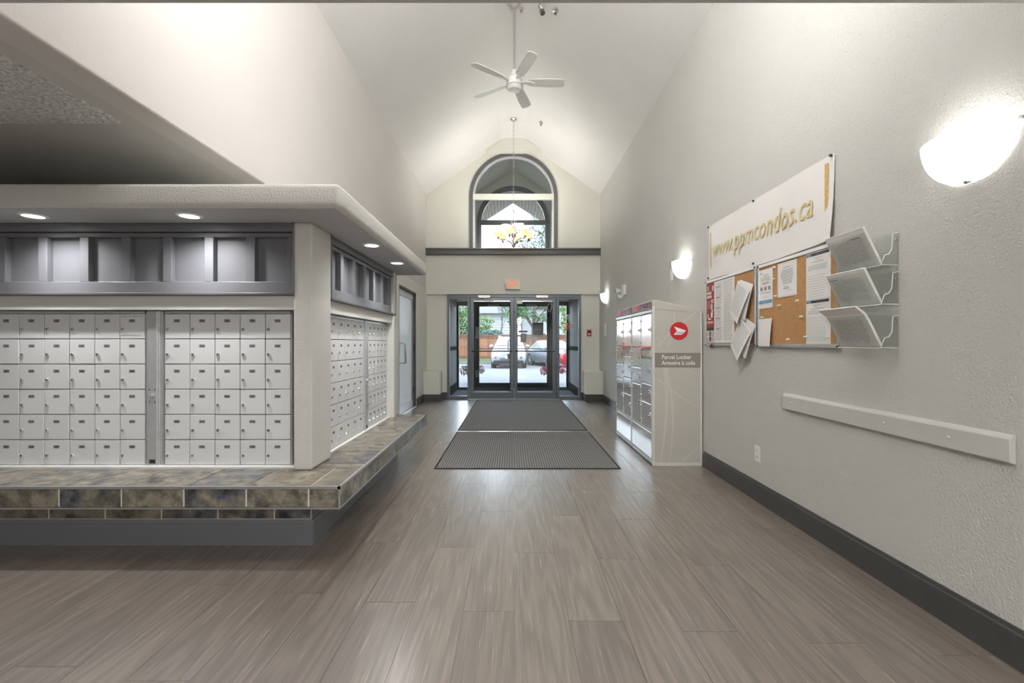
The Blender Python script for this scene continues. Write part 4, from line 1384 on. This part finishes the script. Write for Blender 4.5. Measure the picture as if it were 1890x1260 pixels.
# ------------------------------------------------------------------ chandelier
t = thing('chandelier', 'tiered chandelier with cream alabaster bowls in front of the arched window', 'chandelier', (XC, 8.79, 2.99))
ch = MB()
z = .76
k = 0
while z < ZT - 2.99 - .06:
    n = 10
    ring = [(.012 * math.cos(2 * PI * i / n), 0, .026 * math.sin(2 * PI * i / n)) for i in range(n)]
    ring = [(a if k % 2 else 0, 0 if k % 2 else a, z + c) for a, b, c in ring]
    ch.tube(ring, .0035, 5, closed=True)
    z += .043
    k += 1
ch.build('chain', 'nickel', t)
MB().lathe((0, 0, ZT - 2.99), [(.065, 0), (.062, -.02), (.03, -.04), (.01, -.06)], 18).build('ceiling_cup', 'nickel', t, smooth=True)
MB().lathe((0, 0, 0), [(.0001, 0), (.012, .01), (.008, .03), (.035, .05), (.04, .075), (.02, .095), (.012, .13), (.02, .22), (.045, .30), (.05, .36), (.02, .42), (.012, .50)], 16).build('column', 'nickel', t, smooth=True)
for s in range(4):
    a = PI / 2 * s + .4
    MB().tube([(.05 * math.cos(a) * q_, .05 * math.sin(a) * q_, zz) for q_, zz in ((.4, .46), (1, .5), (1.05, .58), (.9, .65), (.4, .70), (.1, .72))], .006, 6).build('cage_bar', 'nickel', t, smooth=True)
MB().lathe((0, 0, .72), [(.0001, .05), (.012, .04), (.02, .01), (.012, -.01), (.0001, -.02)], 12).build('loop_cap', 'nickel', t, smooth=True)
def arm(ang, rad, z0, z1, zc):
    ca, sa = math.cos(ang), math.sin(ang)
    P = [(.03, z0), (rad * .25, z0 + .03 + (z1 - z0) * .5), (rad * .5, z1 + .01), (rad * .75, z1 + .02), (rad, z1), (rad, zc)]
    a_ = MB().tube([(r * ca, r * sa, zz) for r, zz in P], .008, 8).build('arm', 'bronze', t, smooth=True)
    MB().lathe((rad * ca, rad * sa, zc), [(.004, -.02), (.022, 0), (.018, .018), (.03, .03)], 12).build('cup', 'bronze', a_, smooth=True)
    MB().lathe((rad * ca, rad * sa, zc + .02), [(.02, 0), (.045, .012), (.072, .045), (.084, .085), (.086, .105), (.080, .105), (.066, .05), (.02, .012)], 18).build('alabaster_shade', 'alabaster', a_, smooth=True)
for k in range(6):
    arm(math.radians(15 + 60 * k), .30, .08, .16, .19)
for k in range(3):
    arm(math.radians(75 + 120 * k), .155, .22, .28, .33)
for k in range(6):
    a = math.radians(15 + 60 * k)
    lamp('chandelier_lamp', 'POINT', (.30 * math.cos(a), .30 * math.sin(a), .285), 11, (1, .97, .92), .05, t)

# ------------------------------------------------------------------ unseen lamps behind the viewpoint, added as fill light for the lobby
for i, (x, y) in enumerate(((.3, -.9), (.3, -2.6))):
    t = thing('fill_lamp', 'added unseen round fill lamp on the low lobby ceiling %s' % ('nearest the vault' if i == 0 else 'nearest the rear wall'), 'fill lamp', (x, y, ZL - .008 if x < -2 else ZL), 0, 'added fill lamps on the low ceiling')
    MB().lathe((0, 0, 0), [(.22, 0), (.22, -.03), (.20, -.035)], 28).build('ring', 'nickel', t, smooth=True)
    MB().lathe((0, 0, -.03), [(.20, 0), (.17, -.04), (.10, -.07), (.0001, -.08)], 28).build('diffuser', 'lens_on', t, smooth=True)
    lamp('fill_lamp_light', 'AREA', (0, 0, -.13), 43, (1, .985, .97), .4, t)

# ------------------------------------------------------------------ outside
GZ = -.06
struct(box(-30, 30, 12.1, 27.5, -.3, GZ), 'ground_lot', 'asphalt', 'pale grey asphalt of the parking lot', 'ground')
struct(box(-4, 4, YO + .14, 16.2, -.25, -.02), 'ground_walk', 'concrete', 'concrete walk outside the entrance doors', 'ground')
struct(box(-30, 30, 27.5, 27.65, -.3, .06), 'kerb', 'concrete', 'concrete kerb along the parking lot', 'kerb')
gr = MB()
for i in range(8):
    y0, y1 = 27.65 + i * .45, 27.65 + (i + 1) * .45
    z0, z1 = .03 + .17 * i / 8, .03 + .17 * (i + 1) / 8
    gr.poly([(-30, y0, z0), (30, y0, z0), (30, y1, z1), (-30, y1, z1)])
gr.box(-30, 30, 31.2, 60, -.3, .2)
struct(gr, 'ground_grass', 'grass', 'grass strip between kerb and fence', 'ground', recalc=False)

fe = thing('wooden_fence', 'reddish cedar board fence behind the parked cars', 'fence', (0, 31.1, .18))
bmesh_ = MB().box(-.068, .068, -.012, .012, 0, 1.5).mesh('fence_board', 'cedar', bevel=.004, seg=1)
for i in range(110):
    x = -8 + i * .145
    if abs(x) < 7.6:
        obj('fence_board', bmesh_, fe, (x, R.uniform(-.006, .006), R.uniform(-.01, .01)))
for i in range(7):
    MB().box(-7.6 + i * 2.5, -7.5 + i * 2.5, -.06, .06, -.1, 1.62).build('fence_post', 'cedar_dark', fe)
MB().box(-7.7, 7.7, -.05, .05, 1.50, 1.60).build('cap_rail', 'cedar_dark', fe)
MB().box(-7.7, 7.7, -.035, -.012, 1.33, 1.45).build('rail', 'cedar_dark', fe)
MB().box(-7.7, 7.7, -.035, -.012, .05, .13).build('rail', 'cedar_dark', fe)

def house(label, x0, x1, y, h, roofm='plate_grey', rise=2.0, wins=()):
    t = thing('house', label, 'house', ((x0 + x1) / 2, y, .1))
    w_ = (x1 - x0) / 2
    mb = MB()
    z = 0
    while z < h:
        mb.prism([(-w_, 0, z), (-w_, -.035, z), (-w_, -.005, z + .22), (-w_, 0, z + .22)], (2 * w_, 0, 0))
        z += .22
    mb.box(-w_, w_, 0, 7, 0, h)
    mb.build('siding', 'siding', t)
    MB().prism([(-w_ - .3, -.4, h), (w_ + .3, -.4, h), (0, -.4, h + rise)], (0, 7.8, 0)).build('roof', roofm, t)
    for a, b, c, d in wins:
        f_ = MB().box(a - .08, b + .08, -.07, .0, c - .08, d + .08).build('window', 'white', t)
        MB().box(a, b, -.085, -.065, c, d).build('pane', 'car_glass_dark', f_)
    return t
house('white clapboard house left of the doors beyond the fence', -6.5, .4, 39, 3.6, wins=((2.8, 3.3, .9, 1.6), (-2.3, -1.6, 1.2, 2.2)))
house('white clapboard house right of the doors beyond the fence', .9, 8.5, 41, 4.2, wins=((-2.4, -1.7, 1.2, 2.0), (.6, 1.4, 1.2, 2.2)))

def leaves(mb, c, rad, n, size, seed):
    rg = random.Random(seed)
    for _ in range(n):
        while True:
            p = Vector((rg.uniform(-1, 1), rg.uniform(-1, 1), rg.uniform(-1, 1)))
            if p.length <= 1:
                break
        p = Vector((c[0] + p.x * rad[0], c[1] + p.y * rad[1], c[2] + p.z * rad[2]))
        u = Vector((rg.uniform(-1, 1), rg.uniform(-1, 1), rg.uniform(-1, 1))).normalized()
        w_ = u.orthogonal().normalized()
        s_ = size * rg.uniform(.6, 1.3)
        mb.poly([p - u * s_, p + w_ * s_ * .45, p + u * s_, p - w_ * s_ * .45])
def tree(name, label, cat, loc, height, trunk_r, barkm, leafm, blobs, size, seed, lean=0):
    t = thing(name, label, cat, loc)
    rg = random.Random(seed)
    tr = MB()
    P = [(lean * (i / 6) + rg.uniform(-.05, .05), rg.uniform(-.04, .04), height * i / 6) for i in range(7)]
    tr.tube(P, [trunk_r * (1 - .11 * i) for i in range(7)], 8)
    for c, rad, n in blobs:
        b = P[min(6, max(1, int(6 * c[2] / height * .7)))]
        tr.tube([b, ((b[0] + c[0]) / 2, (b[1] + c[1]) / 2, (b[2] + c[2]) / 2 + .1), c], [trunk_r * .4, trunk_r * .3, trunk_r * .12], 5)
    tr.build('trunk', barkm, t, smooth=True)
    lm = MB()
    for i, (c, rad, n) in enumerate(blobs):
        leaves(lm, c, rad, n, size, seed * 31 + i)
    tag(lm.build('foliage', leafm, t, recalc=False), kind='stuff')
    return t
tree('leafy_tree', 'bright green bushy tree at the left end of the fence', 'tree', (-3.9, 35.4, .2), 3.2, .10, 'bark', 'leaf_a', [((-.5, 0, 2.2), (1.1, .8, .8), 520), ((.6, 0, 2.9), (1.0, .8, .8), 480), ((-.3, 0, 3.8), (1.4, .9, .7), 520), ((1.0, -.2, 1.9), (.8, .6, .5), 260)], .12, 3)
tree('leafy_tree', 'green shrub leaning over the fence beside the white house', 'tree', (-2.3, 33.7, .2), 2.2, .05, 'bark', 'leaf_a', [((0, 0, 1.9), (.75, .5, .6), 330), ((.5, 0, 2.5), (.5, .4, .5), 180)], .10, 5)
tree('spruce_shrub', 'blue green spruce branch spilling over the fence', 'shrub', (-1.55, 31.9, .2), 1.8, .05, 'bark', 'leaf_spruce', [((-.6, 0, 1.6), (.8, .3, .3), 320), ((.3, 0, 1.6), (.7, .3, .35), 320)], .10, 6)
tree('slender_tree', 'slender bare trunked tree in front of the white house', 'tree', (-.88, 36.2, .2), 5.2, .075, 'bark_pale', 'leaf_b', [((.3, 0, 4.0), (.7, .5, .6), 120), ((-.5, 0, 4.6), (.7, .5, .5), 110), ((.5, 0, 3.2), (.5, .4, .3), 60)], .10, 8, lean=.12)
tree('pine_tree', 'tall pine with a thick rough trunk before the fence', 'tree', (1.45, 30.4, .15), 6.0, .15, 'bark', 'leaf_b', [((-1.1, .2, 3.5), (1.0, .6, .5), 330), ((1.0, .2, 3.6), (1.0, .6, .5), 330), ((-.5, 0, 2.9), (.8, .5, .3), 170), ((.7, 0, 2.7), (.8, .5, .35), 170), ((0, 0, 4.6), (1.6, .8, .6), 420)], .11, 9)
tree('leafy_tree', 'yellow green leafy tree behind the pine at the fence', 'tree', (.25, 33.5, .2), 3.6, .09, 'bark', 'leaf_a', [((0, 0, 2.8), (.6, .6, .8), 300), ((.2, 0, 3.8), (.9, .6, .6), 300)], .12, 10)
tree('leafy_tree', 'lime green leafy tree at the right end of the fence', 'tree', (4.3, 33.4, .2), 4.0, .10, 'bark', 'leaf_c', [((0, 0, 2.3), (.9, .7, .8), 460), ((.2, 0, 3.3), (1.1, .8, .8), 500), ((-.4, 0, 4.2), (1.0, .7, .6), 300)], .13, 11)
tree('leafy_tree', 'tall pale leafy tree seen through the upper arched window', 'tree', (3.5, 38, .2), 10.5, .2, 'bark_pale', 'leaf_spruce', [((-1.6, 0, 8.6), (1.6, 1.2, 1.6), 620), ((.3, 0, 10.0), (1.6, 1.2, 1.6), 560), ((-1.0, 0, 10.8), (1.2, 1, 1.2), 320), ((.6, 0, 7.4), (1.6, 1.2, 1.0), 320)], .16, 12)

# planters with flowers on either side of the doors
for x, lab, pet in ((-1.2, 'dark planter with cream flowers outside the doors', 'petal_cream'), (1.22, 'dark planter with red flowers outside the doors', 'petal_red')):
    t = thing('flower_planter', lab, 'planter', (x, 14.0, -.02))
    MB().lathe((0, 0, 0), [(.0001, .01), (.13, 0), (.16, .2), (.19, .45), (.205, .47), (.18, .48), (.17, .43), (.0001, .42)], 20).build('pot', 'ceramic_dark', t, smooth=True)
    g = MB()
    leaves(g, (0, 0, .50), (.22, .2, .14), 320, .055, 21)
    if x > 0:
        leaves(g, (.02, 0, .72), (.12, .12, .2), 120, .05, 22)
    tag(g.build('foliage', 'leaf_b', t, recalc=False), kind='stuff')
    g = MB()
    leaves(g, (-.24, -.1, .40), (.13, .13, .15), 110, .05, 23)
    leaves(g, (.24, -.1, .42), (.14, .13, .13), 90, .05, 24)
    tag(g.build('flowers', pet, t, recalc=False), kind='stuff')

# parked cars; local -y is the front, origin on the ground under the front bumper
def car(name, label, loc, rotz, paint, L_, W_, secs, cab, glassm='car_glass', front=True, wheel=.34, suv=True):
    t = thing(name, label, 'car', loc, rotz)
    mb = MB()
    hw = W_ / 2
    rings = []
    for y, zb, zt, k in secs:
        w_ = hw * k
        ring = [(-w_ * .93, zb), (-w_, zb + (zt - zb) * .35), (-w_ * .985, zb + (zt - zb) * .7), (-w_ * .90, zt - .02), (-w_ * .55, zt + .02), (0, zt + .03), (w_ * .55, zt + .02), (w_ * .90, zt - .02), (w_ * .985, zb + (zt - zb) * .7), (w_, zb + (zt - zb) * .35), (w_ * .93, zb)]
        rings.append([(x, y, z_) for x, z_ in ring])
    def loft(rings):
        n = len(rings[0])
        vs = [p for r_ in rings for p in r_]
        fs = []
        for i in range(len(rings) - 1):
            for j in range(n):
                k = (j + 1) % n
                fs.append((i * n + j, i * n + k, (i + 1) * n + k, (i + 1) * n + j))
        fs += [tuple(range(n))[::-1], tuple(range((len(rings) - 1) * n, len(rings) * n))]
        mb.raw(vs, fs)
    loft(rings)
    # cabin: (y base, z base, y top, z top) front and rear, widths at belt and roof
    yf0, yf1, yr1, yr0, zb, zt, wb_c, wt_c = cab
    rg = []
    for y, z_, w_ in ((yf0, zb, wb_c), (yf1, zt - .04, wt_c), (yf1 + .25, zt, wt_c), (yr1 - .25, zt, wt_c), (yr1, zt - .04, wt_c), (yr0, zb, wb_c)):
        rg.append([(-wb_c, y, zb - .03), (-w_, y, z_), (-w_ * .85, y, z_ + .02), (w_ * .85, y, z_ + .02), (w_, y, z_), (wb_c, y, zb - .03)])
    loft(rg)
    body = mb.build('body', paint, t, smooth=True)
    def lerp(a, b, u):
        return a + (b - a) * u
    for (y0, y1, s, nm) in ((yf0, yf1, -1, 'windshield'), (yr0, yr1, 1, 'rear_window')):
        q = []
        for u, k in ((.10, -1), (.10, 1), (.92, 1), (.92, -1)):
            q.append((k * (lerp(wb_c, wt_c, u) - .09), lerp(y0, y1, u) + s * .012, lerp(zb, zt - .02, u) + .03))
        MB().prism(q, (0, s * .012, .008)).build(nm, glassm, body)
    for k in (-1, 1):
        for a, b in ((.08, .48), (.52, .92)):
            q = []
            for u, v in ((.08, a), (.08, b), (.86, b), (.86, a)):
                y = lerp(lerp(yf0, yf1, u), lerp(yr0, yr1, u), v)
                q.append((k * (lerp(wb_c, wt_c, u) + .006), y, lerp(zb, zt - .03, u)))
            MB().prism(q, (k * .01, 0, 0)).build('side_window', 'car_glass_dark', body)
        MB().sphere((k * (wb_c + .16), yf0 + .35, zb + .04), .12, .08, .085, n=12).tube([(k * wb_c, yf0 + .38, zb - .02), (k * (wb_c + .12), yf0 + .37, zb + .01)], .03, 6).build('side_mirror', paint, body, smooth=True)
    for y in (secs[0][0] + L_ * .19, secs[0][0] + L_ * .80):
        for k in (-1, 1):
            x0, x1 = k * (hw - .22), k * (hw - .005)
            wh = MB().lathe((0, y, wheel), [(.18, x0), (wheel, x0), (wheel + .005, (x0 + x1) / 2), (wheel, x1), (.20, x1), (.19, x1 - k * .03)], 22, 'x').build('wheel', 'rubber', t, smooth=True)
            MB().lathe((0, y, wheel), [(.0001, x1 - k * .01), (.05, x1 - k * .01), (.19, x1 - k * .025)], 16, 'x').build('rim', 'aluminium', wh, smooth=True)
            MB().lathe((0, y, wheel), [(wheel + .015, k * (hw - .06)), (wheel + .06, k * (hw + .004)), (wheel + .05, k * (hw + .012)), (wheel + .015, k * (hw + .006))], 22, 'x').build('wheel_arch', 'rubber' if suv else paint, body)
    return t, body
# white sport utility vehicle, nose towards the doors
secs = [(0, .42, .78, .86), (.08, .32, .90, .95), (.25, .26, .98, 1.0), (.9, .26, 1.05, 1.0), (1.15, .26, 1.08, 1.0), (3.6, .28, 1.08, 1.0), (4.1, .32, 1.04, .97), (4.25, .45, .95, .9)]
t, b = car('sport_utility_vehicle', 'white sport utility vehicle parked nose towards the doors', (-.18, 22.7, GZ), math.radians(-2), 'car_white', 4.25, 1.74, secs, (1.0, 1.75, 3.85, 4.15, 1.06, 1.58, .78, .60))
for k in (-1, 1):
    MB().prism([(k * .04, -.012, .86), (k * .26, -.008, .86), (k * .22, -.016, .70), (k * .06, -.02, .70)], (0, .05, 0)).build('grille', 'plate_grey', b)
    MB().prism([(k * .50, .03, .90), (k * .80, .13, .92), (k * .80, .13, .74), (k * .48, .03, .76)], (0, .03, 0)).build('headlamp', 'lamp_clear', b)
    MB().lathe((k * .63, .035, .54), [(.0001, -.05), (.055, -.045), (.06, 0)], 12, 'y').build('fog_lamp', 'ceramic_dark', b)
    MB().tube([(k * .60, 1.9, 1.61), (k * .585, 2.3, 1.65), (k * .585, 3.4, 1.65), (k * .60, 3.7, 1.61)], .022, 6).build('roof_rail', 'white', b)
MB().box(-.42, .42, -.02, .06, .42, .53).build('lower_grille', 'ceramic_dark', b)
MB().prism([(-.80, .10, .20), (.80, .10, .20), (.74, .0, .41), (-.74, .0, .41)], (0, .10, 0)).build('lower_bumper', 'rubber', b, bevel=.02)
MB().box(-.16, .16, -.04, -.02, .50, .64).build('licence_plate', 'plate_green', b)
# white sedan, seen from its rear quarter
secs = [(0, .40, .66, .84), (.15, .28, .76, .95), (.5, .22, .82, 1.0), (1.2, .22, .88, 1.0), (3.6, .24, .92, 1.0), (4.2, .28, .90, .97), (4.4, .45, .80, .88)]
t, b = car('sedan', 'white rounded sedan parked before the fence', (3.02, 23.6, GZ), math.radians(20), 'car_white', 4.4, 1.75, secs, (1.05, 1.95, 3.1, 3.9, .88, 1.40, .78, .58), suv=False)
for k in (-1, 1):
    MB().prism([(k * .45, .06, .70), (k * .78, .22, .74), (k * .80, .24, .62), (k * .45, .05, .62)], (0, .03, 0)).build('headlamp', 'lamp_clear', b)
MB().box(-.45, .45, -.01, .08, .34, .48).build('lower_grille', 'ceramic_dark', b)
# red hatchback, side on
t, b = car('hatchback', 'red hatchback parked side on outside the right sidelight', (6.2, 20.3, GZ), math.radians(90), 'car_red', 4.1, 1.7, [(0, .40, .62, .84), (.15, .28, .72, .95), (.5, .22, .80, 1.0), (1.2, .22, .86, 1.0), (3.4, .24, .90, 1.0), (3.9, .28, .88, .97), (4.1, .42, .78, .9)], (1.0, 1.8, 3.2, 3.95, .86, 1.36, .76, .58), suv=False)
for k in (-1, 1):
    MB().prism([(k * .52, 4.10, .80), (k * .78, 4.04, .80), (k * .78, 4.04, .62), (k * .52, 4.10, .62)], (0, .02, 0)).build('tail_lamp', 'red_ink', b)
